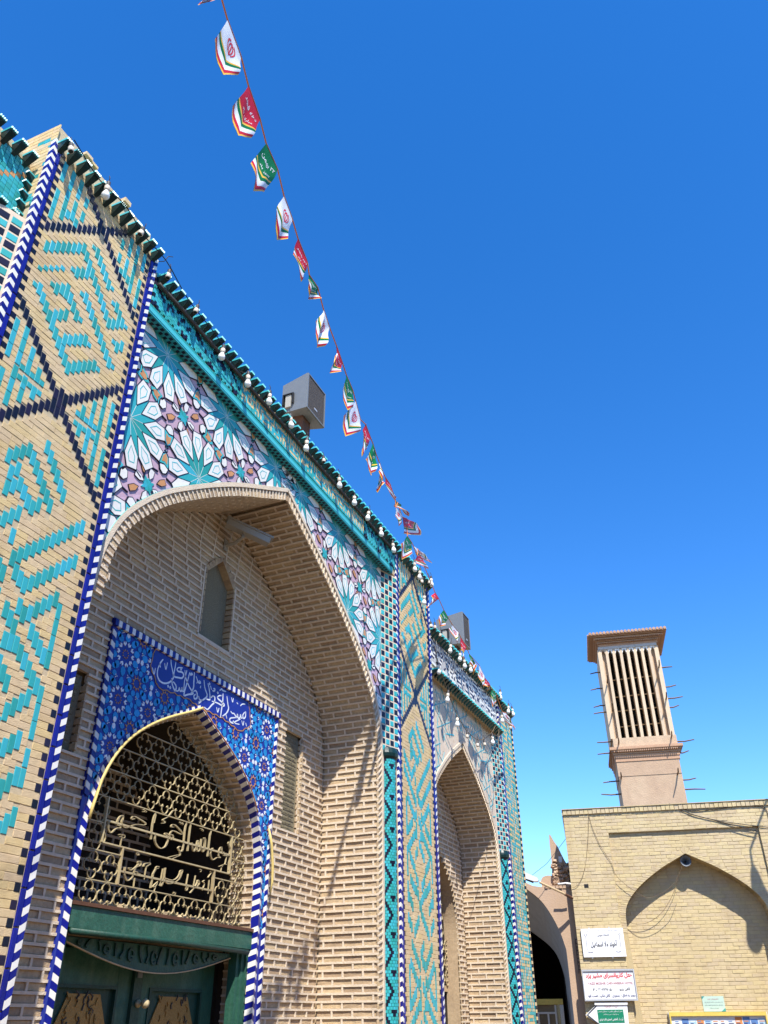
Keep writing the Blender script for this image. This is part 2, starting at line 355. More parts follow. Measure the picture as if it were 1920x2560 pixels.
def text_mesh(body, bold=0., persian=True):
    """flat lettering normalised to a unit-width box: (verts, faces, height/width)"""
    c = bpy.data.curves.new('lettering', 'FONT'); c.body = fa(body) if persian else body; c.size = 1; c.offset = bold; c.resolution_u = 3
    o = bpy.data.objects.new('lettering', c); COL.objects.link(o); dg = bpy.context.evaluated_depsgraph_get(); dg.update()
    me = bpy.data.meshes.new_from_object(o.evaluated_get(dg))
    V = [tuple(v.co) for v in me.vertices]; Fs = [tuple(p.vertices) for p in me.polygons]
    bpy.data.objects.remove(o); bpy.data.curves.remove(c); bpy.data.meshes.remove(me)
    x0, x1 = min(v[0] for v in V), max(v[0] for v in V); y0, y1 = min(v[1] for v in V), max(v[1] for v in V); w = x1-x0
    return [((v[0]-x0)/w, (v[1]-y0)/w, 0) for v in V], Fs, (y1-y0)/w
def write(mb, X, body, a0, a1, bmid, h, c, mat, bold=0., persian=True):
    V, Fs, r = text_mesh(body, bold, persian); w = a1-a0; sy = h/r
    mb.add([(a0+v[0]*w, bmid+(v[1]-r/2)*sy, c) for v in V], Fs, mat, X)
THULUTH=[[(6.038,4.564),(6.057,4.512),(6.092,4.456),(6.11,4.409),(6.069,4.352),(5.994,4.313),(5.92,4.312),(5.876,4.348),(5.867,4.407),(5.888,4.471)],[(5.925,4.527),(5.894,4.483),(5.888,4.457),(5.901,4.438)],[(6.117,4.57),(6.116,4.513),(6.11,4.443),(6.122,4.423),(6.182,4.433),(6.242,4.449),(6.262,4.485),(6.231,4.504),(6.17,4.492),(6.149,4.505),(6.17,4.53),(6.23,4.548)],[(6.085,4.396),(6.105,4.345),(6.139,4.308),(6.165,4.297),(6.171,4.338),(6.135,4.364),(6.111,4.366)],[(6.165,4.297),(6.208,4.309),(6.22,4.344),(6.234,4.32),(6.256,4.322),(6.261,4.357),(6.273,4.33),(6.294,4.339),(6.287,4.424),(6.302,4.548)],[(6.271,4.539),(6.302,4.469),(6.362,4.41),(6.427,4.372),(6.442,4.355),(6.364,4.322),(6.305,4.296),(6.319,4.386),(6.34,4.481),(6.351,4.545)],[(6.425,4.571),(6.435,4.473),(6.44,4.415),(6.408,4.344)],[(6.447,4.378),(6.479,4.399),(6.51,4.379),(6.516,4.336),(6.479,4.315),(6.463,4.339),(6.486,4.363)],[(6.598,4.548),(6.626,4.476),(6.673,4.426),(6.673,4.396),(6.607,4.34),(6.562,4.334),(6.539,4.363)],[(6.67,4.536),(6.709,4.473),(6.731,4.409),(6.728,4.382),(6.666,4.373)],[(6.749,4.409),(6.778,4.439),(6.815,4.43),(6.811,4.378),(6.771,4.338),(6.713,4.278),(6.655,4.283)],[(6.771,4.381),(6.875,4.392),(6.974,4.392),(6.988,4.417),(6.866,4.441),(6.882,4.472),(6.93,4.49)],[(6.952,4.518),(6.96,4.439),(6.953,4.335),(6.948,4.262)],[(7.026,4.514),(7.058,4.438),(7.078,4.393),(7.047,4.337),(6.983,4.288)],[(7.406,4.464),(7.411,4.407),(7.377,4.378),(7.357,4.407),(7.389,4.449)],[(7.364,4.383),(7.333,4.369),(7.315,4.4),(7.305,4.364),(7.273,4.351),(7.254,4.385),(7.243,4.348),(7.19,4.374),(7.153,4.368),(7.123,4.38)],[(7.243,4.348),(7.135,4.311),(7.122,4.277),(7.178,4.272),(7.247,4.313),(7.317,4.354)],[(6.886,4.53),(6.918,4.556),(6.947,4.549),(7.001,4.556)],[(6.459,4.542),(6.492,4.503),(6.484,4.475)],[(6.523,4.518),(6.511,4.494),(6.543,4.498),(6.536,4.517)],[(6.556,4.474),(6.55,4.446)],[(6.718,4.527),(6.742,4.493)],[(6.773,4.514),(6.799,4.52),(6.794,4.495),(6.76,4.489)],[(7.295,4.49),(7.329,4.521),(7.385,4.538)],[(7.246,4.496),(7.221,4.504)],[(5.787,4.398),(5.825,4.345),(5.831,4.408)],[(5.953,4.499),(5.983,4.447),(5.994,4.519)],[(7.112,4.526),(7.141,4.485),(7.149,4.531)],[(6.862,4.346),(6.891,4.301),(6.907,4.351)],[(7.343,4.345),(7.377,4.303),(7.388,4.353)],[(7.425,4.343),(7.446,4.311)],[(7.041,4.32),(7.065,4.286)],[(6.351,4.545),(6.375,4.523),(6.384,4.546),(6.403,4.533)],[(6.559,4.315),(6.551,4.288),(6.607,4.34)],[(7.224,4.28),(7.307,4.293)]]
TDOTS=[(6.049,4.303),(6.084,4.3),(6.698,4.541),(6.856,4.497),(7.189,4.286),(6.21,4.526)]
IRONTXT=[[(5.645,3.033),(5.646,2.984),(5.666,2.951),(5.698,2.941),(5.734,2.972),(5.773,2.994),(5.797,2.995),(5.789,3.015),(5.764,3.011),(5.748,3.033),(5.767,3.076),(5.802,3.098),(5.812,3.078),(5.805,3.043),(5.838,3.014),(5.884,3.012),(5.953,3.044),(6.021,3.065),(6.1,3.072),(6.114,3.091),(6.043,3.107),(5.956,3.119),(5.927,3.101),(5.934,3.088),(5.958,3.1)],[(6.235,3.201),(6.219,3.149),(6.213,3.076),(6.22,2.974)],[(6.249,3.187),(6.238,3.113)],[(6.276,3.034),(6.272,2.988),(6.301,2.945),(6.365,2.922),(6.428,2.942),(6.457,2.992),(6.46,3.032),(6.485,3.053),(6.519,3.058),(6.53,3.03),(6.504,3.016),(6.476,3.041),(6.425,3.059),(6.405,3.049),(6.442,3.036)],[(6.473,3.054),(6.516,3.096),(6.637,3.086),(6.659,3.101),(6.553,3.145),(6.5,3.147),(6.484,3.124),(6.521,3.128)],[(6.709,3.203),(6.696,3.125),(6.697,2.963),(6.656,2.942),(6.625,2.962),(6.645,2.98)],[(6.652,2.946),(6.663,2.908),(6.614,2.886),(6.539,2.855),(6.47,2.854),(6.562,2.885),(6.642,2.907)],[(6.775,3.197),(6.771,3.103),(6.773,2.96)],[(5.796,2.942),(5.823,2.95),(5.837,2.937),(5.808,2.931)],[(5.843,2.95),(5.874,2.949),(5.873,2.931),(5.849,2.927)],[(6.056,3.19),(6.075,3.201),(6.085,3.183),(6.061,3.178)],[(6.093,3.191),(6.113,3.188),(6.102,3.179)],[(6.604,3.188),(6.628,3.188),(6.625,3.174)],[(6.647,3.188),(6.666,3.185),(6.653,3.174)],[(6.346,3.132),(6.374,3.137),(6.382,3.151),(6.346,3.158),(6.423,3.202),(6.47,3.255),(6.502,3.275)],[(5.933,2.709),(5.938,2.65),(5.987,2.611),(6.04,2.642),(6.056,2.704),(6.081,2.73),(6.124,2.746),(6.122,2.777),(6.091,2.773),(6.09,2.745),(6.017,2.696),(5.984,2.707),(6.008,2.713)],[(6.069,2.691),(6.105,2.692),(6.104,2.677),(6.075,2.674)],[(6.113,2.681),(6.144,2.682),(6.139,2.669)],[(6.169,2.745),(6.182,2.768),(6.237,2.783),(6.252,2.775),(6.208,2.748)],[(6.214,2.752),(6.205,2.647)],[(6.391,2.77),(6.36,2.772),(6.339,2.753),(6.382,2.759)],[(6.342,2.751),(6.31,2.703),(6.303,2.591)],[(6.445,2.764),(6.431,2.624)],[(6.471,2.774),(6.468,2.66),(6.443,2.621)],[(6.476,2.698),(6.513,2.659),(6.565,2.655),(6.63,2.673),(6.693,2.709),(6.72,2.761),(6.726,2.788),(6.7,2.778),(6.691,2.748),(6.657,2.711),(6.592,2.687),(6.489,2.691)],[(6.827,2.768),(6.814,2.642),(6.837,2.635),(6.844,2.672)],[(6.945,2.77),(6.93,2.669)],[(6.929,2.675),(6.978,2.677),(7.009,2.711),(6.985,2.735),(6.968,2.696),(6.886,2.615)],[(6.054,2.841),(6.081,2.839),(6.079,2.823),(6.058,2.826),(6.054,2.841)],[(6.641,2.595),(6.671,2.591),(6.658,2.571)],[(6.392,2.654),(6.332,2.604),(6.378,2.618),(6.392,2.654)],[(6.081,2.644),(6.082,2.575)],[(5.84,2.922),(5.839,2.858)],[(6.372,2.611),(6.361,2.573)],[(7.12,3.197),(7.107,3.145),(7.102,2.96)],[(6.825,3.041),(6.843,2.999),(6.874,2.971),(6.898,3.02),(6.917,3.075),(6.927,3.051),(6.918,2.991),(6.957,2.99),(6.972,3.097),(6.977,3.032),(7.021,2.988),(7.033,3.067),(7.013,3.11),(7.036,3.104),(7.047,3.007)],[(7.175,3.046),(7.146,2.992),(7.192,2.941),(7.268,2.974),(7.319,2.978),(7.286,2.993),(7.288,3.043),(7.323,3.078),(7.341,3.034),(7.416,3.01),(7.473,3.027),(7.48,3.082),(7.439,3.13),(7.453,3.146)],[(7.354,3.033),(7.379,3.04),(7.375,3.026)],[(7.399,3.033),(7.421,3.036),(7.414,3.023)],[(7.371,3.008),(7.397,3.009)],[(7.431,3.0),(7.421,2.945),(7.411,2.931),(7.443,2.935)],[(7.314,2.898),(7.392,2.925),(7.364,2.901)],[(7.359,2.894),(7.355,2.844)],[(7.094,2.747),(7.07,2.733),(7.1,2.716),(7.075,2.657)],[(7.174,2.76),(7.174,2.64)],[(7.177,2.837),(7.192,2.823),(7.148,2.779)],[(6.999,2.833),(7.03,2.828),(7.016,2.81)],[(6.631,2.584),(6.662,2.594),(6.66,2.576)],[(6.937,3.186),(6.967,3.188),(6.964,3.174)],[(6.974,3.186),(6.993,3.179),(6.983,3.17)],[(6.604,3.181),(6.626,3.187),(6.626,3.171)],[(6.644,3.183),(6.662,3.178),(6.652,3.17)]]
FLAGS=[('r',[(1.993,1.987,7.227),(2.011,1.895,6.842),(1.997,1.965,6.801),(1.981,2.047,7.001),(1.963,2.133,7.222)]),('w',[(1.938,2.258,7.185),(1.957,2.164,6.786),(1.929,2.303,6.63),(1.892,2.49,6.948),(1.889,2.504,7.186)]),('r',[(1.858,2.66,7.106),(1.889,2.506,6.627),(1.872,2.588,6.432),(1.833,2.787,6.705),(1.811,2.897,7.088)]),('g',[(1.781,3.043,7.02),(1.818,2.86,6.538),(1.806,2.919,6.321),(1.761,3.145,6.62),(1.732,3.288,7.065)]),('w',[(1.699,3.456,6.971),(1.73,3.3,6.578),(1.71,3.402,6.413),(1.672,3.59,6.649),(1.657,3.664,6.963)]),('r',[(1.627,3.816,6.918),(1.643,3.737,6.646),(1.601,3.945,6.567),(1.584,4.03,6.709),(1.577,4.063,6.934)]),('g',[(1.564,4.131,6.852),(1.569,4.103,6.733),(1.553,4.185,6.626),(1.504,4.431,6.891),(1.518,4.362,6.954)]),('w',[(1.479,4.556,6.88),(1.509,4.407,6.601),(1.52,4.35,6.242),(1.47,4.6,6.495),(1.44,4.75,6.859)]),('r',[(1.391,4.993,6.86),(1.397,4.964,6.722),(1.416,4.872,6.437),(1.366,5.121,6.669),(1.351,5.193,6.841)]),('g',[(1.322,5.341,6.818),(1.339,5.256,6.577),(1.318,5.362,6.409),(1.274,5.581,6.624),(1.273,5.585,6.836)]),('w',[(1.25,5.699,6.794),(1.329,5.305,6.303),(1.326,5.322,6.079),(1.216,5.871,6.55),(1.21,5.898,6.723)]),('r',[(1.167,6.117,6.829),(1.193,5.986,6.592),(1.198,5.962,6.309),(1.148,6.21,6.581),(1.124,6.332,6.821)]),('g',[(1.101,6.443,6.829),(1.156,6.169,6.427),(1.13,6.302,6.315),(1.086,6.518,6.514),(1.071,6.595,6.797)]),('w',[(1.04,6.751,6.801),(1.048,6.71,6.645),(1.029,6.804,6.439),(1.008,6.908,6.629),(1.008,6.912,6.784)]),('r',[(0.976,7.068,6.814),(0.967,7.116,6.689),(0.861,7.646,6.851),(0.857,7.663,6.921),(0.926,7.319,6.888)]),('g',[(0.865,7.624,6.862),(0.862,7.642,6.784),(0.703,8.437,7.128),(0.756,8.169,7.089),(0.839,7.757,6.912)]),('w',[(0.862,7.64,6.766),(0.856,7.668,6.667),(0.834,7.78,6.59),(0.771,8.094,6.839),(0.805,7.923,6.879)]),('r',[(0.78,8.048,6.882),(0.764,8.13,6.694),(0.515,9.376,7.39),(0.57,9.101,7.403),(0.726,8.319,7.027)]),('g',[(0.718,8.359,6.792),(0.803,7.934,6.44),(0.784,8.031,6.278),(0.664,8.628,6.693),(0.66,8.65,6.864)]),('w',[(0.634,8.781,6.884),(0.573,9.086,6.913),(0.34,10.249,7.407),(0.449,9.706,7.257),(0.569,9.103,7.02)]),('r',[(0.58,9.052,6.885),(0.615,8.877,6.677),(0.388,10.01,7.185),(0.48,9.552,7.122),(0.534,9.282,7.007)]),('r',[(0.34,10.39,6.984),(0.39,9.999,6.723),(0.445,9.725,6.428),(0.34,10.264,6.747),(0.34,10.539,6.952)]),('g',[(0.34,10.745,6.856),(0.34,10.459,6.613),(0.34,10.536,6.498),(0.34,10.756,6.613),(0.34,10.942,6.806)]),('w',[(0.34,11.127,6.762),(0.34,11.012,6.663),(0.34,11.262,6.502),(0.34,11.341,6.648),(0.34,11.377,6.755)]),('r',[(0.34,11.493,6.707),(0.34,11.485,6.49),(0.34,11.538,6.355),(0.34,11.66,6.497),(0.34,11.747,6.658)]),('g',[(0.34,11.891,6.573),(0.34,11.859,6.407),(0.34,12.141,6.304),(0.34,12.224,6.502),(0.34,12.052,6.571)]),('w',[(0.34,12.406,6.566),(0.34,12.357,6.344),(0.34,12.521,6.222),(0.34,12.716,6.409),(0.34,12.602,6.482)]),('r',[(0.34,12.701,6.439),(0.34,12.622,6.289),(0.34,12.729,6.224),(0.34,13.003,6.35),(0.34,12.898,6.428)]),('g',[(0.34,13.065,6.37),(0.34,12.925,6.173),(0.34,13.013,6.036),(0.34,13.276,6.208),(0.34,13.295,6.367)]),('w',[(0.34,13.612,6.138),(0.34,13.704,6.038),(0.34,14.338,6.053),(0.34,14.109,6.14),(0.34,13.849,6.194)])]
ROPE0=[(2.017,1.867,6.923),(1.959,2.153,7.223)]
# ================================================================== the street and the mosque
g = MB(); g.add([(-400, -400, 0), (400, -400, 0), (400, 400, 0), (-400, 400, 0)], [(0, 1, 2, 3)], GROUND)
o = link('ground', g.mesh('ground')); o['kind'] = 'structure'
g = MB(); g.box(Matrix.Identity(4), 10.5, 11.0, -30, 16, 0, 6.5, MUD); o = link('added_street_wall', g.mesh('added_street_wall')); o['kind'] = 'structure'  # unseen wall, added across the street to block blue sky light from the recess
MOSQUE = thing('mosque', 'mosque front of buff brick and turquoise tile with a tall arched portal', 'mosque', (-1.5, 7.5, 0))
U = .0464                                                          # brick module of the pilasters
K_buff = kit('buff_brick', MOSQUE, 'buff_brickwork'); K_turq = kit('turquoise_brick', MOSQUE, 'turquoise_brickwork')
K_dark = kit('dark_brick', MOSQUE, 'dark_brickwork'); K_chev = kit('chevron_tile', MOSQUE, 'chevron_tilework')
K_strip = kit('edge_tile', MOSQUE, 'edge_tilework'); K_check = kit('checker_tile', MOSQUE, 'checker_tilework')
K_brick = kit('brick', MOSQUE, 'brickwork'); K_vault = kit('vault_brick', MOSQUE, 'vault_brickwork')
K_vous = kit('voussoir', MOSQUE, 'voussoirs'); K_star = kit('star_tile', MOSQUE, 'star_tilework'); K_frz = kit('frieze_tile', MOSQUE, 'frieze_tilework')
K_brk = kit('cornice_bracket', MOSQUE, 'cornice_brackets'); K_jamb = kit('jamb_brick', MOSQUE, 'jamb_brickwork')

# ---- the pilaster pattern: (column, row) cells on the module, row 0 at the upper crossing of the dark lines
UP, SM, DK = [], [], []                                             # upright bricks, half bricks, dark uprights
def run(c0, r0, c1, r1):
    n = max(abs(c1-c0), 1)
    for i in range(n+1): UP.append((c0+(c1-c0)*i/n, r0+(r1-r0)*i/n))
run(-10, -15, -3, -8); run(-2, -9, 6, -17.6); run(7, -17, 9, -15); SM.append((10, -15)); run(-3, -14, 0, -11.3); SM.append((-4, -14.3))
SM += [(-10, -20), (-9, -19), (-8, -18), (-7, -17), (-6, -16)]
SM.append((-10, -23.7)); run(-9, -23.7, -3, -30); run(-2, -31, 0, -33); run(1, -32, 5, -28.4); SM.append((6, -28.4))
SM.append((-7, -20.8)); run(-6, -20.8, -4, -19); run(-3, -20.1, -1, -22.2); SM.append((-4, -20.6))
run(-5, -25.8, -2, -23); SM.append((0, -22.3)); SM.append((-1, -17.2)); run(0, -17.2, 8, -25.2); SM.append((9, -25.4))
run(-2, -28.5, 2, -25.2); SM.append((3, -25.4)); SM.append((-1, -5.6)); run(0, -6, 4, -10); SM.append((5, -10))
SM.append((6, -12.8)); run(7, -12.9, 8, -13.9); SM.append((8, -20.4)); run(9, -20.8, 10, -19.7)
def bars(r0, cut_top=99):
    for c in (5, 7, 9, 11):
        for s in (-1, 1):
            for lo, hi in ((.5, c-2.6), (-(c-1.8), -1.2)):
                hi = min(hi, cut_top); r = lo+1.25
                while r < hi+.6: UP.append((s*c, r0+r)); r += 2.5
bars(0); bars(-40)
for s in (-1, 1):                                                   # short level bars that link the uprights
    for c, r in ((6, -5.2), (8, -5.2), (7, 4.8), (5, -1.6), (-6, -4.2), (-7, 5), (-8, -4.3)): SM.append((s*c, r))
    for c in range(4, 9): SM.append((s*c, -41.2)); SM.append((s*c, -39.3))
for k in range(-11, 12): DK.append((k, k)); DK.append((k, -k)); DK.append((k, -40+k)); DK.append((k, -40-k))
DK += [(-1, -41.7), (1, -38.6), (0, -38.2), (0, -42)]
LOW = []
def low(c0, r0, c1, r1):
    n = max(abs(c1-c0), 1)
    for i in range(n+1): LOW.append((c0+(c1-c0)*i/n, r0+(r1-r0)*i/n))
low(-6, -54.2, -3, -51.2); low(-2, -52, 3, -57.4); low(0, -48.7, 5, -54.4); low(-5, -59, -3, -57.2); low(-2, -58, -1, -59); low(-5, -64.6, 1, -58.4)
low(10, -57.3, -1, -68.2); low(-1, -69.3, 2, -71); low(3, -70.2, 10, -63.4); low(4, -74.4, 8, -70.5); low(2, -74.2, 8, -79.2)
for r in (-72, -74.5, -77, -79.5): LOW.append((9, r))
low(0, -75.5, 2, -77.3); low(1, -79.5, 3, -79.4); low(4, -80.2, 9, -84.4); low(4, -88.3, 8, -84.6)
for r in (-86.9, -89.4): LOW.append((9, r))
low(4, -93.4, 7, -91.2); LOW.append((9, -93)); LOW.append((9, -95.6)); low(6, -97.6, 8, -95.6); low(7, -102.4, 9, -100.4)
low(0, -81.6, 3, -84.8); low(1, -92.2, 4, -89.4); low(-1, -97, 3, -93.6); low(0, -98.6, 5, -103.5)
LOW += [(-c, r) for c, r in LOW if c > 1.5 and r < -63]+[(-c, r-2.0) for c, r in LOW if c > 3 and r >= -63]; LOWALL = LOW+[(c, r-40) for c, r in LOW if r < -66]
def pilaster(yc, ztop, name_label, low_too=True, zcross=7.292):
    X = FX(0); y0 = yc-.582; y1 = yc+.582; zb = 1.25
    c = MB(); c.box(Matrix.Identity(4), -.9, -.0035, yc-.655, yc+.668, 0, ztop, GROUT); P = part('pilaster', c, MOSQUE)
    occ = {}
    def cell(cc, rr, h):                                            # mark cells the glazed bricks fill
        for r in range(int(round((rr-h/2)*4)), int(round((rr+h/2)*4))): occ[(int(round(cc)), r)] = 1
    def lay(lst, h, k, mat, hz):
        seen = set()
        for cc, rr in lst:
            z = zcross+rr*U; key = (round(cc), round(rr*2))
            if key in seen or abs(cc) > 11.6 or z+h*U/2 > ztop-.02 or z < zb: continue
            if h > 1.5 and lst is not DK and any((round(cc), int(rr*4)+d) in occ for d in (-2, 0, 2)): continue
            seen.add(key); cell(cc, rr, h)
            k.put(X, yc+cc*U, z, U*.93, h*U*.97, -.008, .008+R.uniform(.0003, .0014), mat, 'tile', parent=P)
    lay(DK, 2.05, K_dark, NAVY, 0)
    lay([(c, r) for c, r in UP], 2.5, K_turq, TURQ, 0); lay(SM, 1., K_turq, TURQ, 0)
    lay([q for q in LOWALL if q[1] < -45], 2.5, K_turq, TURQ, 0)
    r = (zb-zcross)/U; n = 0
    while zcross+r*U < ztop-.01:                                    # buff courses round the glazed bricks
        ri = [int(round((r-.4)*4))+i for i in range(4)]
        a = -12.55
        free = [all((cc, q) not in occ for q in ri) for cc in range(-12, 13)]
        dots = n % 2 == 0; z = zcross+r*U
        if dots:
            for cc in (-12, 12): K_dark.put(X, yc+cc*U, z, U*.98, U*1.02, -.008, .010, NAVY, 'tile', parent=P)
        c0 = -11 if dots else -12; c1 = 11 if dots else 12; cc = c0; ln = R.choice((2, 3, 4))
        while cc <= c1:
            if not free[cc+12]: cc += 1; continue
            e = cc
            while e < c1 and free[e+1+12] and e-cc+1 < ln: e += 1
            L = (e-cc+1)*U
            K_buff.put(X, yc+(cc+e)/2*U+R.uniform(-.001, .001), z+R.uniform(-.0012, .0012), L*.99-.001, U*.955, -.008, .008+R.uniform(-.0014, .0010), BUFF, 'flat%d' % R.randrange(4), R.uniform(-.006, .006), parent=P)
            cc = e+1; ln = R.choice((3, 4, 4, 4, 2))
        r += 1; n += 1
    return P
def chevrons(P, y, z0, z1, w=.03, ridge=.020, step=.047, rise=.034, x=0., corner=False):
    """arris bead of folded blue and white tiles; corner: one leaf on the side face, one on the front"""
    X = FX(x); z = z0; i = 0; t = .006
    while z < z1-.06:
        h = step*.95
        if corner: q = [(-t, z, -w), (-t, z+rise, t), (w, z, t), (w, z+h, t), (-t, z+rise+h, t), (-t, z+h, -w)]; back = [(.004, z, -w), (.004, z+rise, -.004), (w, z, -.004), (w, z+h, -.004), (.004, z+rise+h, -.004), (.004, z+h, -w)]
        else: q = [(-w, z, 0), (0, z+rise, ridge), (w, z, 0), (w, z+h, 0), (0, z+rise+h, ridge), (-w, z+h, 0)]; back = [(a, b_, c_-.012) for a, b_, c_ in q]
        vs = [(y+a, b_, c_) for a, b_, c_ in q+back]
        K_chev.raw(vs, [(0, 1, 4, 5), (1, 2, 3, 4), (6, 7, 1, 0), (7, 8, 2, 1), (5, 4, 10, 11), (4, 3, 9, 10), (0, 5, 11, 6), (2, 8, 9, 3)], (COBALT, WHITE)[i % 2], X, P, 'chev_%.3f_%.3f_%d' % (w, step, corner))
        z += step; i += 1
def strip(P, y0, y1, z0, z1, h, mats, x=0., d=.012, slant=0.):
    X = FX(x); z = z0; i = 0
    while z+h <= z1+.001:
        hh = h*.965
        if slant:
            vs = [(y0, z, 0), (y1, z+slant, 0), (y1, z+slant+hh, 0), (y0, z+hh, 0)]; vs += [(a, b, d) for a, b, _ in vs]
            K_strip.raw(vs, [(4, 5, 6, 7), (0, 1, 5, 4), (1, 2, 6, 5), (2, 3, 7, 6), (3, 0, 4, 7)], mats[i % len(mats)], X, P, 'slant_%.3f_%.3f_%.3f' % (y1-y0, h, slant))
        else: K_strip.put(X, (y0+y1)/2, z+hh/2, y1-y0, hh, -.006, d+.006, mats[i % len(mats)], 'tile', parent=P)
        z += h; i += 1
def bracket(P, X, a, b, s=1.):
    """corbelled cornice tile: scalloped turquoise lip on a dark tapering body"""
    if 'bracket' not in SHAPES: SHAPES['bracket'] = None
    K_bl.append((P, X, a, b, s*.88))
K_bl = []
PIL = []
for yc, zt in ((3.347, 7.66), (10.352, 7.46)):
    P = pilaster(yc, zt, ''); PIL.append(P)
    chevrons(P, yc-.662, 1.25, zt+.04, .040, 0, .047, .022, 0., True); strip(P, yc-.618, yc-.586, 1.25, zt, .205, (COBALT,), d=.010)
    strip(P, yc+.588, yc+.622, 1.25, zt, .205, (COBALT,), d=.010); strip(P, yc+.627, yc+.668, 1.25, zt-.03, .046, (COBALT, WHITE), d=.012, slant=.026)
# near pilaster: side face that rises above the left bay, in buff and turquoise
Xs = frame((0, 2.687, 0), (1, 0, 0), (0, 0, 1))
for i, z in enumerate([6.9+.0464*k for k in range(0, 21)]):
    for j in range(6):
        m = TURQ if (j+i) % 5 in (0, 1) and i % 7 < 4 else BUFF
        (K_turq if m is TURQ else K_buff).put(Xs, -.40+.0665*j+.033, z, .064, .044, -.004, .010, m, 'flat%d' % R.randrange(4), parent=PIL[0])
b = MB(); b.box(Matrix.Identity(4), -.42, -.03, 2.70, 3.9, 7.65, 7.86, GROUT)
for k in range(14): b.box(frame((R.uniform(-.38, -.05), 2.72+.085*k, 7.85), (1, 0, 0), (0, 1, 0)), -.06, .06, 0, .08, 0, R.uniform(.02, .07), BUFF)
part('parapet', b, MOSQUE)

# ---- arch outline of the portal: half width and height, from crown to springing
YC = 6.76
OUT = spline([(0, 6.74), (.36, 6.55), (.93, 6.25), (1.34, 6.0), (1.69, 5.76), (2.01, 5.52), (2.27, 5.27), (2.46, 5.03), (2.57, 4.80), (2.63, 4.58), (2.65, 4.30)], 4)
def offset_profile(P, d):
    r = []
    for i in range(len(P)):
        a, b = P[max(i-1, 0)], P[min(i+1, len(P)-1)]; tx, tz = b[0]-a[0], b[1]-a[1]; L = math.hypot(tx, tz)
        r.append((P[i][0]+tz/L*d, P[i][1]-tx/L*d))
    r[0] = (0, r[0][1]-.03)
    k = 0
    while r[k+1][0] <= r[k][0]+.002: r.pop(k+1)
    return [p for p in r if p[0] >= 0]
INN = offset_profile(OUT, .115)
def half_at(P, z):
    if z <= P[-1][1]: return P[-1][0]
    for i in range(len(P)-1):
        if P[i][1] >= z >= P[i+1][1]:
            t = (P[i][1]-z)/(P[i][1]-P[i+1][1]+1e-9); return P[i][0]+t*(P[i+1][0]-P[i][0])
    return -1
XB, XS, XJ = -.85, -.10, -.06                                        # back wall, spandrel and jamb-front planes
NICHE = link('portal_niche', (lambda m: (m.box(Matrix.Identity(4), XB-.16, XB-.10, 3.9, 9.6, 4.9, 7.1, RBRICK), m.mesh('portal_niche'))[1])(MB()), MOSQUE)

def wall_field(k, P, X, z0, z1, regions, course=.074, bh=.053, bl=.225, jt=.021, depth=.030, mat=RBRICK, proud=.0, name='mortar', back=True, seed=0, shp='brick', step=.5):
    """bricks laid in courses with raised mortar joints; regions(z) gives the free intervals"""
    mo = MB(); q = random.Random(seed); z = z0; n = 0
    while z < z1:
        zm = z+bh/2
        for a0, a1 in regions(zm):
            if a1-a0 < .02: continue
            mo.box(X, a0, a1, z+bh, z+course, -depth, .0+q.uniform(-.0015, .0015), MORTAR)
            if back: mo.box(X, a0, a1, z, z+bh, -depth-.012, -depth, MORTAR)
            a = a0-(bl+jt)*(step*(n % 2))-q.uniform(0, .02)
            while a < a1:
                b0, b1 = max(a, a0), min(a+bl, a1)
                if b1-b0 > .03:
                    k.put(X, (b0+b1)/2, zm, b1-b0, bh, -depth, depth-.012+proud+q.uniform(-.004, .003), mat, '%s%d' % (shp, q.randrange(6)), q.uniform(-.008, .008), parent=P)
                if a0 < a+bl < a1: mo.box(X, max(a+bl, a0), min(a+bl+jt, a1), z, z+bh, -depth, -.001+q.uniform(-.002, .001), MORTAR)
                a += bl+jt
        z += course; n += 1
    part(name, mo, P, 'stuff')
def minus(iv, holes):
    for h0, h1 in holes:
        r = []
        for a, b in iv:
            if h1 <= a or h0 >= b: r.append((a, b))
            else:
                if h0 > a: r.append((a, h0))
                if h1 < b: r.append((h1, b))
        iv = r
    return iv
# back wall with its blind window, the tiled door panel and two carved stone slabs
NW = [(0, 5.98), (.10, 5.93), (.2, 5.84), (.26, 5.74)]
def back_iv(z):
    h = half_at(INN, z)
    if h <= 0: return []
    iv = [(YC-h if z > 4.6 else 4.04, YC+h)]; holes = []
    if 4.99 < z < 5.99: w = half_at(NW, z) if z > 5.74 else .27; holes.append((6.715-w-.03, 6.715+w+.03))
    if z < 4.68: holes.append((5.195, 8.13))
    if 3.42 < z < 4.06: holes.append((4.60, 5.03))
    if 3.42 < z < 4.54: holes.append((8.33, 8.72))
    return minus(iv, holes)
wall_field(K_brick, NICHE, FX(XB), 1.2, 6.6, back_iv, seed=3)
bw = MB(); X = FX(XB)
bw.box(X, 3.9, 5.15, 0, 4.9, -.3, -.10, RBRICK); bw.box(X, 8.16, 9.6, 0, 4.9, -.3, -.10, RBRICK); bw.box(X, 5.15, 8.16, 4.3, 4.9, -.06, -.045, RBRICK)
part('back_wall', bw, NICHE)
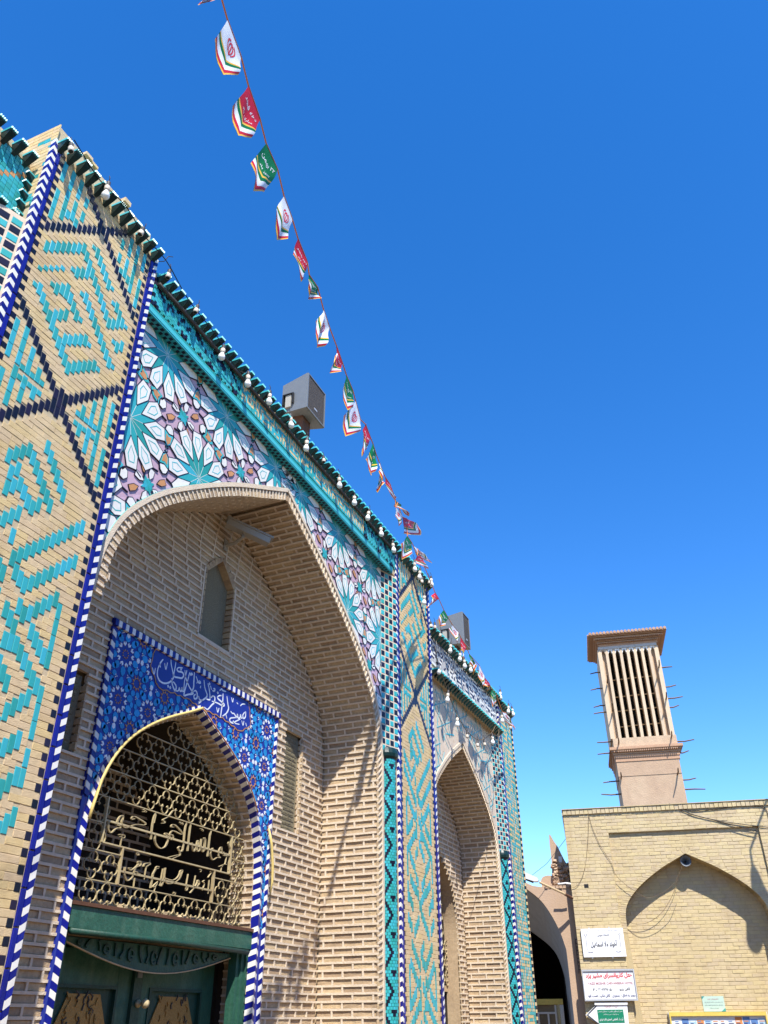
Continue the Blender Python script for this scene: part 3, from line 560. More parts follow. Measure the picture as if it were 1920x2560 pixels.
# blind window: header bricks round the reveal, grey slab inside
bn = MB(); bn.prism(X, [(6.455, 5.0), (6.975, 5.0), (6.975, 5.74), (6.9, 5.85), (6.8, 5.94), (6.715, 5.99), (6.63, 5.94), (6.53, 5.85), (6.455, 5.74)], -.11, -.085, STONE)
part('niche_slab', bn, NICHE)
for k in range(11):
    z = 5.02+.068*k
    for sy, yy in ((-1, 6.445), (1, 6.985)): K_vault.put(frame((XB-.09, yy, z+.03), (1, 0, 0), (0, 0, 1)) if sy > 0 else frame((XB-.09, yy, z+.03), (-1, 0, 0), (0, 0, 1)) @ Matrix.Translation((-.0, 0, 0)), .046 if sy > 0 else -.046, 0, .10, .056, -.012, .022, RBRICK, 'brick%d' % (k % 6), parent=NICHE)
rv = MB()
for s in (-1, 1):
    rv.box(X, 6.715+s*.27-.012+(.028 if s > 0 else -.028), 6.715+s*.27+.012+(.028 if s > 0 else -.028), 5.0, 5.76, -.10, .004, MORTAR)
    for j in range(6):
        t0, t1 = j/6, (j+1)/6; p = lambda t: (6.715+s*(.30-.30*t), 5.76+.26*t+.03*math.sin(t*3.14))
        a, b_ = p(t0), p(t1-.03/1); c_, d_ = (6.715+s*(.245-.245*t0), 5.74+.23*t0), (6.715+s*(.245-.245*t1), 5.74+.23*t1)
        K_vous.raw([(q[0], q[1], -.10) for q in ccw([a, b_, d_, c_])]+[(q[0], q[1], .004) for q in ccw([a, b_, d_, c_])], [(4, 5, 6, 7), (0, 1, 5, 4), (1, 2, 6, 5), (2, 3, 7, 6), (3, 0, 4, 7)], RBRICK, X, NICHE)
rv.box(X, 6.42, 7.01, 4.965, 4.995, -.10, .004, MORTAR)
part('window_reveal', rv, NICHE)
# carved slabs
for a0, a1, b0, b1 in ((4.62, 5.00, 3.44, 4.04), (8.35, 8.70, 3.42, 4.52)):
    sl = MB(); sl.box(X, a0-.02, a1+.02, b0-.02, b1+.02, -.085, -.060, STONE); q = random.Random(int(a0*10))
    z = b0+.035
    while z < b1-.03:                                               # worn lines of raised script
        a = a0+.03
        while a < a1-.05:
            w = q.uniform(.008, .03); sl.box(X, a, a+w, z+q.uniform(0, .012), z+q.uniform(.014, .036), -.061, -.056, STONE); a += w+q.uniform(.003, .012)
        sl.box(X, a0+.015, a1-.015, z+.043, z+.047, -.061, -.055, STONE); z += .052
    part('carved_slab', sl, NICHE)
    for j in range(int((b1-b0)/.068)):                              # reveal bricks beside the slab
        K_vault.put(frame((XB-.04, a1+.028, b0+.034+.068*j), (1, 0, 0), (0, 0, 1)), .0, 0, .085, .055, -.015, .02, RBRICK, 'brick%d' % (j % 6), parent=NICHE)

# jambs and vault: one profile from the ground up over the crown, courses running from front to back
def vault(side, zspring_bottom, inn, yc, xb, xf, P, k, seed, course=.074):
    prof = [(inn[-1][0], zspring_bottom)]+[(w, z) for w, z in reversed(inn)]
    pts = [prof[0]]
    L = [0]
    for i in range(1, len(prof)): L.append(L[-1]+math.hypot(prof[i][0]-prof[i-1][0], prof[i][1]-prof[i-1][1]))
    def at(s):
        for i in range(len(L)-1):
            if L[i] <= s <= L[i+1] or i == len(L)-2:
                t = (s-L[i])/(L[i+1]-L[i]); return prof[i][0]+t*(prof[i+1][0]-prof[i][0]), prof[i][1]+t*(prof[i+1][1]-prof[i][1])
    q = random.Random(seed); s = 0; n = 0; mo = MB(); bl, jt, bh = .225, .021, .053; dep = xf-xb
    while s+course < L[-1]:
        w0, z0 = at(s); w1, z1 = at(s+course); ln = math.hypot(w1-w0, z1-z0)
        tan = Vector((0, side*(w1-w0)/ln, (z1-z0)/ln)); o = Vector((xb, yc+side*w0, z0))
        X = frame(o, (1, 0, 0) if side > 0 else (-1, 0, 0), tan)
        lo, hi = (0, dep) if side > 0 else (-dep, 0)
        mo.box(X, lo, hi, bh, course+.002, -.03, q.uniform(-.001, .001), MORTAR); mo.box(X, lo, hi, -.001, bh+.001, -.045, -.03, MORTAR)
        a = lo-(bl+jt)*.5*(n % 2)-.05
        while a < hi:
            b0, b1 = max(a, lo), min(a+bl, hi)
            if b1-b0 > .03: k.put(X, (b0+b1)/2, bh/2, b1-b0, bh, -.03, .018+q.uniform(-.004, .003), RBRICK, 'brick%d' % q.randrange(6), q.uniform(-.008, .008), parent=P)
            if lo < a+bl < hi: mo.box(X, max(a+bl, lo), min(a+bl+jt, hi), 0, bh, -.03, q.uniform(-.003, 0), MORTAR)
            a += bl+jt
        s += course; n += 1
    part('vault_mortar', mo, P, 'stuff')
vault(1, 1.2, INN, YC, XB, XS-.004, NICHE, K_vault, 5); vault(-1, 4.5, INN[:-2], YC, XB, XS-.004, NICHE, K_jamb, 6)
# solid masonry behind the vault so no light leaks
sh = MB(); po = [(YC+w+.09, z+.03) for w, z in INN]
for s in (-1, 1):
    A = [(XB-.2, YC+s*(w+.02), z+.045) for w, z in INN]+([(XB-.2, YC+s*(INN[-1][0]+.05), 0)] if s > 0 else []); B = [(XS-.02, p[1], p[2]) for p in A]; sh.quadstrip(A, B, RBRICK)
part('vault_shell', sh, NICHE)
# ring of brick ends round the arch
def ring(outp, innp, yc, x, P, k, bw, zbot=1.2, left_open=True):
    X = FX(x); mo = MB()
    for s in (-1, 1):
        o = [(yc+s*w, z) for w, z in outp]; n_ = [(yc+s*w, z) for w, z in innp]
        if s > 0 or not left_open: o.append((yc+s*outp[-1][0], zbot)); n_.append((yc+s*innp[-1][0], zbot))
        res = []
        def walk(P_):
            L = [0]
            for i in range(1, len(P_)): L.append(L[-1]+math.dist(P_[i], P_[i-1]))
            return L
        Lo, Li = walk(o), walk(n_)
        def at(P_, L, f):
            d = f*L[-1]
            for i in range(len(L)-1):
                if d <= L[i+1]: t = (d-L[i])/(L[i+1]-L[i]); return (P_[i][0]+t*(P_[i+1][0]-P_[i][0]), P_[i][1]+t*(P_[i+1][1]-P_[i][1]))
            return P_[-1]
        cnt = int(Lo[-1]/bw)
        mo.quadstrip([(*at(o, Lo, f/50), -.012) for f in range(51)], [(*at(n_, Li, f/50), -.012) for f in range(51)], MORTAR, X)
        for i in range(cnt):
            f0, f1 = (i+.12)/cnt, (i+.80)/cnt
            mid = .22
            A, B = at(o, Lo, f0), at(o, Lo, f1); C, D = at(n_, Li, f1), at(n_, Li, f0)
            l = lambda p, q, t: (p[0]+(q[0]-p[0])*t, p[1]+(q[1]-p[1])*t)
            Q = ccw([l(A, D, mid), l(B, C, mid), C, D]); d = R.uniform(-.002, .004)
            k.raw([(*p, -.03) for p in Q]+[(*p, d-.004) for p in Q], [(4, 5, 6, 7), (0, 1, 5, 4), (1, 2, 6, 5), (2, 3, 7, 6), (3, 0, 4, 7)], RBRICK, X, P)
            A2, B2 = at(o, Lo, f1+.01/cnt), at(o, Lo, (i+1.1)/cnt); C2, D2 = at(n_, Li, (i+1.1)/cnt), at(n_, Li, f1+.01/cnt)
            mo.prism(X, ccw([l(A2, D2, .1), l(B2, C2, .1), C2, D2]), -.02, .006, MORTAR, False)
        mo.band(X, o, .045, -.012, .012, MORTAR)
    part('arch_ring', mo, P)
ring(OUT, INN, YC, XS, NICHE, K_vous, .072)

# ---- spandrel of star tiles
SP = MB(); X = FX(XS)
LY0, LY1, ZT = 4.02, 9.70, 7.0
hole = [(YC+w, z) for w, z in OUT][::-1]+[(YC-w, z) for w, z in OUT[1:]]
hole = hull([(YC+OUT[-1][0], 3.6)]+hole+[(YC-OUT[-1][0], 3.6)])
rect = [(LY0, 4.2), (LY1, 4.2), (LY1, ZT), (LY0, ZT)]
for q in cut(rect, hole): SP.prism(X, q, -.06, -.006, PINK)
SPAN = part('spandrel', SP, MOSQUE)
def lay_tile(P, c0, c1, mat, minA=2e-5):
    P = ccw(P); C = inside(P, rect)
    if not C: return
    cx, cz = sum(p[0] for p in C)/len(C), sum(p[1] for p in C)/len(C)
    touch = any(abs(p[0]-YC) < half_at(OUT, p[1])+.02 for p in C if p[1] < 6.8)
    for q in (cut(C, hole) if touch else [C]):
        if abs(area(q)) < minA: continue
        n = len(q); K_star.raw([(*p, c0) for p in q]+[(*p, c1) for p in q], [tuple(range(n, 2*n))]+[(i, (i+1) % n, n+(i+1) % n, n+i) for i in range(n)], mat, X, SPAN)
lines = MB()
def line(p, q, w=.013, c=.003, mat=NAVY):
    d = (q[0]-p[0], q[1]-p[1]); L = math.hypot(*d); n_ = (-d[1]/L*w/2, d[0]/L*w/2)
    Q = inside(ccw([(p[0]+n_[0], p[1]+n_[1]), (p[0]-n_[0], p[1]-n_[1]), (q[0]-n_[0], q[1]-n_[1]), (q[0]+n_[0], q[1]+n_[1])]), rect)
    if not Q: return
    for s in (cut(Q, hole) if min(abs(t[0]-YC)-half_at(OUT, t[1]) for t in Q) < .3 else [Q]): lines.prism(X, s, -.004, c, mat, False)
def scale(P, f):
    cx, cz = sum(p[0] for p in P)/len(P), sum(p[1] for p in P)/len(P); return [(cx+(p[0]-cx)*f, cz+(p[1]-cz)*f) for p in P]
loops = MB()
def petal_loop(P):
    L = scale(P, .50)
    if all(LY0 < p[0] < LY1 and p[1] < ZT and abs(p[0]-YC) > half_at(OUT, p[1])+.004 for p in L): loops.band(X, L, .009, .0, .0058, TURQL, True)
def rosette(cy, cz, turn=0.):
    pol = lambda r, d: (cy+r*math.cos(math.radians(d+turn)), cz+r*math.sin(math.radians(d+turn)))
    for k in range(12):
        a = 15+30*k
        # turquoise star: one long wedge between two petals
        lay_tile([pol(.0, a-15), pol(.175, a-30+.0), pol(.36, a-15), pol(.175, a)], -.006, .0022+.0001*(k % 2), TURQ)
        P = [pol(.165, a), pol(.345, a-14.0), pol(.465, a-7.6), pol(.465, a+7.6), pol(.345, a+14.0)]
        lay_tile(P, -.006, .0045, WHITE); petal_loop(P)
        for i in range(5): line(P[i], P[(i+1) % 5], .007, .0052)
        for d in (-1, 1): line(pol(.465, a+7.2*d), pol(.52, a+13*d), .012, .0046)
    for k in range(12): line(pol(.01, 30*k), pol(.18, 30*k+15), .0035, .0031, WHITE)
def orange(cx, cz, ang, flip):
    """arrow tile: ochre heart in a turquoise border"""
    c, s = math.cos(math.radians(ang)), math.sin(math.radians(ang)); f = flip
    T = lambda a, b: (cx+c*a*f-s*b, cz+s*a*f+c*b)
    P = [T(.015, 0), T(.075, .052), T(.175, .06), T(.155, 0), T(.175, -.06), T(.075, -.052)]
    for Q in ([P[0], P[1], P[3], P[5]], [P[1], P[2], P[3]], [P[3], P[4], P[5]]): lay_tile(Q, -.006, .0030, TURQL)
    I = [T(.048, 0), T(.085, .032), T(.148, .037), T(.132, 0), T(.148, -.037), T(.085, -.032)]
    for Q in ([I[0], I[1], I[3], I[5]], [I[1], I[2], I[3]], [I[3], I[4], I[5]]): lay_tile(Q, -.006, .0048, OCHRE)
    H = [T(.165, 0), T(.185, .058), T(.235, .052), T(.262, 0), T(.235, -.052), T(.185, -.058)]
    lay_tile(H, -.006, .0046, WHITE)
    for i in range(6): line(H[i], H[(i+1) % 6], .007, .0053)
cent = []
for j, (oy, oz) in enumerate(((8.05, 6.87), (8.36, 5.92), (8.67, 4.97))):
    for k in range(-3, 3):
        for s in (1, -1):
            y = oy+k*1.0
            if y < YC+.12-(.0 if oz > 6.5 else .5) or y > 10.2: continue
            cent.append((YC+s*(y-YC), oz, s))
for y, z, s in cent: rosette(y, z, 0 if s > 0 else 0)
for y, z, s in cent:                                                 # the links between neighbouring stars
    for dy, dz in ((1.0, 0), (.31, -.95)):
        mx, mz = y+s*dy/2, z+dz/2; ang = math.degrees(math.atan2(dz, s*dy))+90
        for f in (1, -1): orange(mx, mz, ang, f)
def mini(cy, cz, ang):
    pol = lambda r, d: (cy+r*math.cos(math.radians(d+ang)), cz+r*math.sin(math.radians(d+ang)))
    for k in range(8):
        if k % 2:
            P = [pol(.055, 45*k), pol(.11, 45*k-17), pol(.175, 45*k-10), pol(.175, 45*k+10), pol(.11, 45*k+17)]; mt = WHITE
        else: r = 1.3 if k % 4 == 0 else .9; P = [pol(.10*r, 45*k), pol(.145*r, 45*k-9), pol(.20*r, 45*k-6), pol(.20*r, 45*k+6), pol(.145*r, 45*k+9)]; mt = OCHRE
        lay_tile(P, -.006, .0026, mt)
        for i in range(5): line(P[i], P[(i+1) % 5], .005, .0034)
        lay_tile([pol(0, 0), pol(.05, 45*k-22), pol(.095, 45*k), pol(.05, 45*k+22)], -.006, .0018+.0001*(k % 2), TURQ)
for y, z, s in cent: mini(y+s*.655, z-.475, math.degrees(math.atan2(-.95, s*1.31)))
part('tile_lines', lines, SPAN, 'stuff'); part('petal_rings', loops, SPAN, 'stuff')
tq = MB(); tq.band(X, [(YC+s*w*1.004, z+.014) for s in (-1,) for w, z in OUT[::-1]]+[(YC+w*1.004, z+.014) for w, z in OUT[1:]], .018, -.004, .010, TURQL); part('arch_edging', tq, SPAN)

# ---- frieze, its ledge and the soffit of small tiles
fz = MB(); fz.box(FX(0), 4.02, 9.70, 7.004, 7.50, -.35, -.014, GROUT); FRZ = part('frieze', fz, MOSQUE)
lg = MB(); Xf = FX(0)
lg.box(Xf, 4.025, 9.56, 6.985, 7.003, XS-.03, .004, TURQ); lg.box(Xf, 4.025, 9.56, 7.0035, 7.05, -.02, .008, TURQL); lg.box(Xf, 4.025, 9.58, 7.055, 7.085, -.02, .002, TURQ)
LEDGE = part('ledge', lg, MOSQUE)
Xd = frame((0, 0, 6.985), (0, 1, 0), (1, 0, 0))                      # soffit: a along the wall, b into it, c downwards
n = int(5.5/.066)
for i in range(n):
    for j in (0, 1):
        m = NAVY if True else TURQ
        K_check.put(Xd, 4.05+.066*(i+.5*j)+.02, -.030-.042*j, .034, .034, -.002, .006, NAVY, 'square', parent=LEDGE)
def maze(seed, n, rows):
    """dense square script: close stems broken and joined by level strokes"""
    q = random.Random(seed); G = [[0]*n for _ in range(rows)]
    for c in range(0, n, 2):
        r = 0
        while r < rows:
            L = q.choice((3, 5, 8, rows)); 
            for i in range(r, min(rows, r+L)): G[i][c] = 1
            r += L+q.choice((1, 1, 2))
    for _ in range(n*rows//13):
        r, c, L = q.randrange(1, rows-1), q.randrange(0, n-7), q.choice((3, 5, 5, 7))
        c -= c % 2
        for i in range(c, c+L):
            G[r][i] = 1
            if i % 2 == 0 and 0 < i-c < L-1:
                for d in (-1, 1): G[r+d][i] = 0
    for c in range(n): G[0][c] = 1
    return G
def script(k, P, X, a0, a1, b0, rows, cw, ch, on, off, seed, dd=.003):
    n = int((a1-a0)/cw); G = maze(seed, n, rows)
    for c in range(n):                                               # vertical runs
        r = 0
        while r < rows:
            e = r
            while e+1 < rows and G[e+1][c] == G[r][c] and e-r < 4: e += 1
            m = on if G[r][c] else off
            k.put(X, a0+(c+.5)*cw, b0+(r+e+1)/2*ch, cw*.96, (e-r+1)*ch*.985, -.014, .014+(dd if G[r][c] else dd*.6), m, 'tile', parent=P); r = e+1
script(K_frz, FRZ, Xf, 5.52, 8.62, 7.10, 13, .0270, .0300, TURQ, BUFF, 11)
for a0, a1, sd in ((4.04, 5.52, 1), (8.62, 9.68, 2)):                # end panels: dark bricks stepping over turquoise
    n = int((a1-a0)/.034); q = random.Random(sd)
    for c in range(n):
        for r in range(8):
            z = 7.115+.05*r+(.025 if c % 2 else 0)
            if z > 7.49: continue
            k_ = (c*1+r*2) % 9; d_ = (c-2*r) % 13
            dark = k_ in (0, 1) and (r+c//3) % 3 or d_ in (0, 1, 2) and r % 3 == 0 or (k_ == 4 and d_ > 8)
            K_frz.put(Xf, a0+.034*(c+.5), z, .031, .047, -.014, .018, NAVY if dark else TURQ, 'tile', parent=FRZ)
pp = MB(); pp.tube([(.030, 4.06+.35*k, 7.345+.006*math.sin(k*2.1)) for k in range(17)], .020, CABLE, 7)
top(link('conduit_pipe', pp.mesh('conduit_pipe', True)), 'dark weathered pipe running under the bracket row of the tall portal', 'pipe')
# ---- cornices
def cornice(a0, a1, z, x, P, cnt_step=.113, back=.4, s=1., zt=None):
    c = MB(); c.box(FX(x), a0, a1, z-.02, z+.03, -back, .0, GROUT); q = random.Random(int(z*100))
    a = a0
    while a < a1-.05:                                                # rough brick ends above
        w = q.uniform(.1, .2); c.box(FX(x), a+.004, min(a+w, a1)-.004, z+.03, z+.03+q.uniform(.02, .05), -back+q.uniform(0, .05), q.uniform(-.05, .0), BUFF); a += w
    C = part('cornice', c, P)
    n = int((a1-a0)/cnt_step+.5)
    for i in range(n): bracket(C, FX(x), a0+(i+.5)*(a1-a0)/n, z, s)
    return C
CRN = [cornice(2.68, 4.0, 7.62, 0, MOSQUE), cornice(4.03, 9.70, 7.44, 0, MOSQUE), cornice(9.72, 11.02, 7.42, 0, MOSQUE)]
# bracket mesh: two materials
def bracket_mesh():
    m = MB(); w = .034; pr = []
    for t in [i/6 for i in range(7)]: pr.append((.0+.115*math.sin(t*math.pi/2), -.10*(1-t)**1.3))     # out, down
    L_, R_ = [], []
    for o_, d in pr: k = .55+.45*(o_/.115); L_.append((-w*k, d, o_)); R_.append((w*k, d, o_))
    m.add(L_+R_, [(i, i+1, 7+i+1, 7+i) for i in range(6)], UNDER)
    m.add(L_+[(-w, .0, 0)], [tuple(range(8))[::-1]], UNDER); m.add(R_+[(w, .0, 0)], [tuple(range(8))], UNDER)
    for k in range(4):                                               # scalloped lip
        a = -w-.004+(2*w+.008)/4*k; b_ = a+(2*w+.008)/4
        m.add([(a, .002, -.02), (b_, .002, -.02), (b_, .002, .120), ((a+b_)/2, .002, .130), (a, .002, .120), (a, .026, -.02), (b_, .026, -.02), (b_, .026, .120), ((a+b_)/2, .026, .130), (a, .026, .120)],
              [(0, 4, 3, 2, 1)[::-1], (5, 6, 7, 8, 9)[::-1], (2, 3, 8, 7), (3, 4, 9, 8), (0, 1, 6, 5), (1, 2, 7, 6), (4, 0, 5, 9)], TURQL)
    return m
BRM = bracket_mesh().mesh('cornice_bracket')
# ---- chamfered edges of small squares and the turned colonnettes below them
def chamfer(P0, P1, z0, z1, cols, h, P, seed):
    d = Vector((P1[0]-P0[0], P1[1]-P0[1], 0)); L = d.length; X = frame((P0[0], P0[1], 0), d, (0, 0, 1)); w = L/cols
    c = MB(); c.box(X, -.02, L+.01, z0, z1, -.10, .002, BONE); C = part('chamfer', c, P)
    for r in range(int((z1-z0)/h)):
        for k in range(cols): K_check.put(X, (k+.5)*w, z0+(r+.5)*h, w*.80, h*.78, -.004, .010, NAVY if (r+k) % 2 else TURQ, 'square', parent=C)
def colonnette(cx, cy, r, z1, P, sect, face):
    c = MB(); c.lathe([(r*.97, 0), (r*.97, z1-.10), (r*1.0, z1-.09), (r*1.22, z1-.06), (r*1.28, z1-.02), (r*1.22, z1+.01), (r*1.05, z1+.05)], UNDER, 20, Matrix.Translation((cx, cy, 0)))
    C = part('colonnette', c, P, smooth=False); n = 22; h = .031; t = MB()
    for i in range(int((z1-1.35)/h)):
        z = 1.3+i*h
        for k in range(n):
            a0, a1 = 2*math.pi*(k+.06+.5*(i % 2))/n, 2*math.pi*(k+.94+.5*(i % 2))/n
            if not (sect[0] < ((a0+a1)/2) % (2*math.pi) < sect[1]): continue
            kk = k+.5+.5*(i % 2)-n*face/360; ii = i % 12                 # tiles counted from the side that faces the street
            dd_ = abs(abs(kk)-3.4*abs(ii-6)/6); kk2 = abs(abs(kk)-3.4*(1-abs(ii-6)/6)-1.2)
            m = NAVY if dd_ < .40 or (abs(kk) < .8 and ii in (0, 11)) or (abs(kk) < .3 and ii == 6) or (abs(abs(kk)-3.6) < .5 and ii in (0,)) else TURQ
            q = [(cx+r*1.0*math.cos(a), cy+r*math.sin(a), zz) for a, zz in ((a0, z+.001), (a1, z+.001), (a1, z+h-.002), (a0, z+h-.002))]
            Q = [(cx+r*1.02*math.cos(a), cy+r*1.02*math.sin(a), zz) for a, zz in ((a0, z+.001), (a1, z+.001), (a1, z+h-.002), (a0, z+h-.002))]
            t.add(q+Q, [(4, 5, 6, 7), (0, 1, 5, 4), (1, 2, 6, 5), (2, 3, 7, 6), (3, 0, 4, 7)], m)
    part('mosaic', t, C, 'stuff')
chamfer((XS-.0, 9.375), (.0, 9.695), 4.46, 6.98, 4, .0835, MOSQUE, 1)
colonnette(-.115, 9.56, .125, 4.46, MOSQUE, (3.0, 6.28), 325)
bb = MB(); bb.box(Matrix.Identity(4), -.3, -.12, 9.42, 9.75, 0, 4.46, GROUT); bb.box(Matrix.Identity(4), -.05, -.02, 9.60, 9.72, 0, 4.46, GROUT); part('reveal_fill', bb, MOSQUE)
# ================================================================== left bay beside the near pilaster
lb = MB(); Xl = FX(-.17)
lb.box(Matrix.Identity(4), -.9, -.18, -1.5, 2.66, 0, 7.36, GROUT); LB = part('side_bay', lb, MOSQUE)
CRN.append(cornice(1.0, 2.66, 7.38, -.17, LB)); CRN.append(cornice(1.0, 2.66, 6.70, -.17, LB))
q = random.Random(4)
for c in range(14):
    for r in range(12):
        a, z = 2.64-.046*c, 6.80+.047*r
        m = TURQ
        if (c+r) % 9 == 0 or c == 6: m = OCHRE
        if c > 7 and (c-r) % 5 in (0, 1): m = NAVY
        if c > 8 and (c+r) % 6 == 0: m = WHITE
        K_frz.put(Xl, a, z, .043, .044, -.012, .016, m, 'tile', parent=LB)
chamfer((-.155, 2.30), (-.030, 2.672), 1.3, 6.68, 4, .0835, LB, 2)
for z in (6.78, 6.89, 7.0, 7.11, 7.22): bracket(LB, frame((-.12, 2.686, z), (1, 0, 0), (0, 0, 1)), 0, 0, .62)

# ================================================================== tiled door panel
XT = XB+.010; X = FX(XT)
DC = 6.605
DOUT = spline([(0, 4.24), (.20, 4.14), (.52, 3.99), (.79, 3.83), (1.03, 3.63), (1.20, 3.38), (1.30, 3.06), (1.33, 2.75), (1.335, 2.45)], 3)
dh = [(DC+w, z) for w, z in DOUT][::-1]+[(DC-w, z) for w, z in DOUT[1:]]
dhole = hull([(DC+1.335, 0)]+dh+[(DC-1.335, 0)])
prect = [(5.26, 2.40), (8.04, 2.40), (8.04, 4.60), (5.26, 4.60)]
PN = MB()
for qd in cut([(5.195, 0), (8.12, 0), (8.12, 4.66), (5.195, 4.66)], dhole): PN.prism(X, qd, -.06, -.004, TBLUE)
PANEL = part('tile_panel', PN, MOSQUE)
cart = ccw([(5.80, 4.585), (5.76, 4.41), (5.92, 4.25), (6.16, 4.275), (6.41, 4.285), (6.61, 4.262), (6.75, 4.27), (6.99, 4.275), (7.33, 4.23), (7.52, 4.34), (7.45, 4.585)])
def inpoly(p, P):
    s = False; j = len(P)-1
    for i in range(len(P)):
        if (P[i][1] > p[1]) != (P[j][1] > p[1]) and p[0] < (P[j][0]-P[i][0])*(p[1]-P[i][1])/(P[j][1]-P[i][1])+P[i][0]: s = not s
        j = i
    return s
pr = MB()
def lay_print(P, c1, mat):
    P = ccw(P); C = inside(P, prect)
    if not C or any(inpoly(p, cart) for p in C): return
    near = any(abs(p[0]-DC) < half_at(DOUT, p[1])+.02 for p in C if p[1] < 4.26)
    for q_ in (cut(C, dhole) if near else [C]): pr.prism(X, q_, -.004, c1, mat, False)
def ell(cy, cz, r, d, a, b, n=7, turn=0):
    ca, sa = math.cos(math.radians(d)), math.sin(math.radians(d)); out = []
    for k in range(n):
        t = 2*math.pi*k/n+turn; x_, y_ = r+a*math.cos(t), b*math.sin(t); out.append((cy+ca*x_-sa*y_, cz+sa*x_+ca*y_))
    return out
G_ = .41
for iy in range(-2, 8):
    for iz in range(-6, 4):
        cy, cz = 5.41+G_*iy, 3.98+G_*iz
        if 4.9 < cy < 8.4:                                          # white star rosette
            for k in range(10):
                lay_print(ell(cy, cz, .152, 36*k+18, .040, .034), .0008, TSKY)
                lay_print([(cy+r*math.cos(math.radians(d)), cz+r*math.sin(math.radians(d))) for r, d in ((.075, 36*k), (.098, 36*k-13), (.118, 36*k-6), (.094, 36*k), (.118, 36*k+6), (.098, 36*k+13))], .0010, TWHITE)
                lay_print(ell(cy, cz, .036, 36*k, .010, .006, 4), .0010, TOCH)
        cy, cz = cy+G_/2, cz+G_/2
        if 4.9 < cy < 8.4:                                          # ochre star rosette
            for k in range(10):
                lay_print([(cy+r*math.cos(math.radians(d)), cz+r*math.sin(math.radians(d))) for r, d in ((.045, 36*k), (.052, 36*k+12), (.073, 36*k+18), (.052, 36*k+24), (.045, 36*k+36), (.040, 36*k+18))], .0011, TOCH)
                lay_print(ell(cy, cz, .104, 36*k, .029, .027), .0008, TSKY)
        for dx, dz in ((G_/2, 0), (0, G_/2)):
            mx, mz = 5.41+G_*iy+dx, 3.98+G_*iz+dz
            for s in (-1, 1):
                lay_print(ell(mx+(s*.028 if dx else 0), mz+(s*.028 if dz else 0), 0, 0, .022, .027, 6, .5), .0009, TWHITE if (iy+iz) % 2 else TSKY)
                for t in range(3):
                    lay_print(ell(mx+(s*.075 if dz else s*.02), mz+(s*.075 if dx else s*.02), .012, 120*t, .008, .005, 4), .0009, TWHITE)
part('tile_print', pr, PANEL, 'stuff')
ct = MB(); ct.prism(X, cart, -.003, .0012, TBLUE)
zz = []
for i in range(len(cart)):
    a, b_ = cart[i], cart[(i+1) % len(cart)]; L = math.dist(a, b_); m = max(2, int(L/.05))
    for k in range(m):
        t = k/m; nx, nz = (b_[1]-a[1])/L, -(b_[0]-a[0])/L; o_ = .014*(k % 2); zz.append((a[0]+(b_[0]-a[0])*t+nx*o_, a[1]+(b_[1]-a[1])*t+nz*o_))
ct.band(X, zz, .010, .0, .0018, TOCH, True)
for s in THULUTH:
    P = spline(s, 4) if len(s) > 2 else s; n = len(P); wmax = .017 if len(s) > 3 else .012
    ct.band(X, P, [wmax*(.35+.65*math.sin(math.pi*min(.9, (i+.6)/n))**.6) for i in range(n)], .001, .0026, TWHITE)
for y, z in TDOTS: ct.band(X, [(y-.010, z), (y, z+.011), (y+.010, z), (y, z-.011)], .010, .001, .0026, TWHITE, True)
part('name_cartouche', ct, PANEL)
sm = MB()
for k in range(8): sm.box(X, 5.28+.39*k-.001, 5.28+.39*k+.001, 2.4, 4.6, -.003, .0003, GROUT)
# striped edging of the panel and of the door opening
strip(PANEL, 5.195, 5.245, 3.15, 4.56, .050, (COBALT, WHITE), x=XT, d=.010, slant=-.022)
chevrons(PANEL, 8.08, 1.3, 4.56, .040, .012, .050, .026, XT)
i = 0; a = 5.19
while a < 8.1:
    K_strip.put(FX(XT), a+.023, 4.615, .046, .062, -.01, .034, (COBALT, WHITE)[i % 2], 'tile', parent=PANEL); a += .0465; i += 1
path = [(DC+1.335, 1.3)]+[(DC+w, z) for w, z in DOUT[::-1]]+[(DC-w, z) for w, z in DOUT[1:]]+[(DC-1.335, 1.3)]
def resample(P, d):
    out = [P[0]]; acc = 0
    for i in range(1, len(P)):
        a, b_ = P[i-1], P[i]; L = math.dist(a, b_); t = d-acc
        while t <= L: out.append((a[0]+(b_[0]-a[0])*t/L, a[1]+(b_[1]-a[1])*t/L)); t += d
        acc = (acc+L) % d if L+acc >= d else acc+L
    return out
rs = resample(path, .050)
for i in range(len(rs)-1):                                          # folded tiles on the arris of the opening: one face on the wall, one on the reveal
    p, q_ = rs[i], rs[i+1]; L = math.dist(p, q_); tx, tz = (q_[0]-p[0])/L, (q_[1]-p[1])/L; nx, nz = -tz, tx      # n points into the opening
    out_ = lambda r, k: (r[0]-nx*.05+tx*k, r[1]-nz*.05+tz*k); f = .96; p2 = (p[0]+(q_[0]-p[0])*f, p[1]+(q_[1]-p[1])*f)
    up = .026 if p[0] > DC else .026
    lift = lambda r: (r[0]+tx*up, r[1]+tz*up)
    A, B = (p, p2) if True else (p, p2)
    vs = [(*out_(A, 0), .001), (*out_(B, 0), .001), (*lift(B), .012), (*lift(A), .012), (A[0]+nx*.012, A[1]+nz*.012, -.07), (B[0]+nx*.012, B[1]+nz*.012, -.07)]
    K_chev.raw(vs+[(v[0], v[1], v[2]-.014) for v in vs], [(0, 1, 2, 3), (3, 2, 5, 4), (7, 6, 9, 8), (0, 3, 9, 6), (1, 7, 8, 2), (0, 6, 7, 1)], (COBALT, WHITE)[i % 2], X, PANEL)
tb = MB(); aq = [(DC-w-.012, z+.012) for w, z in DOUT[::-1] if z > 2.95]; ar = [(DC+w+.010, z+.010) for w, z in DOUT if z > 3.45]
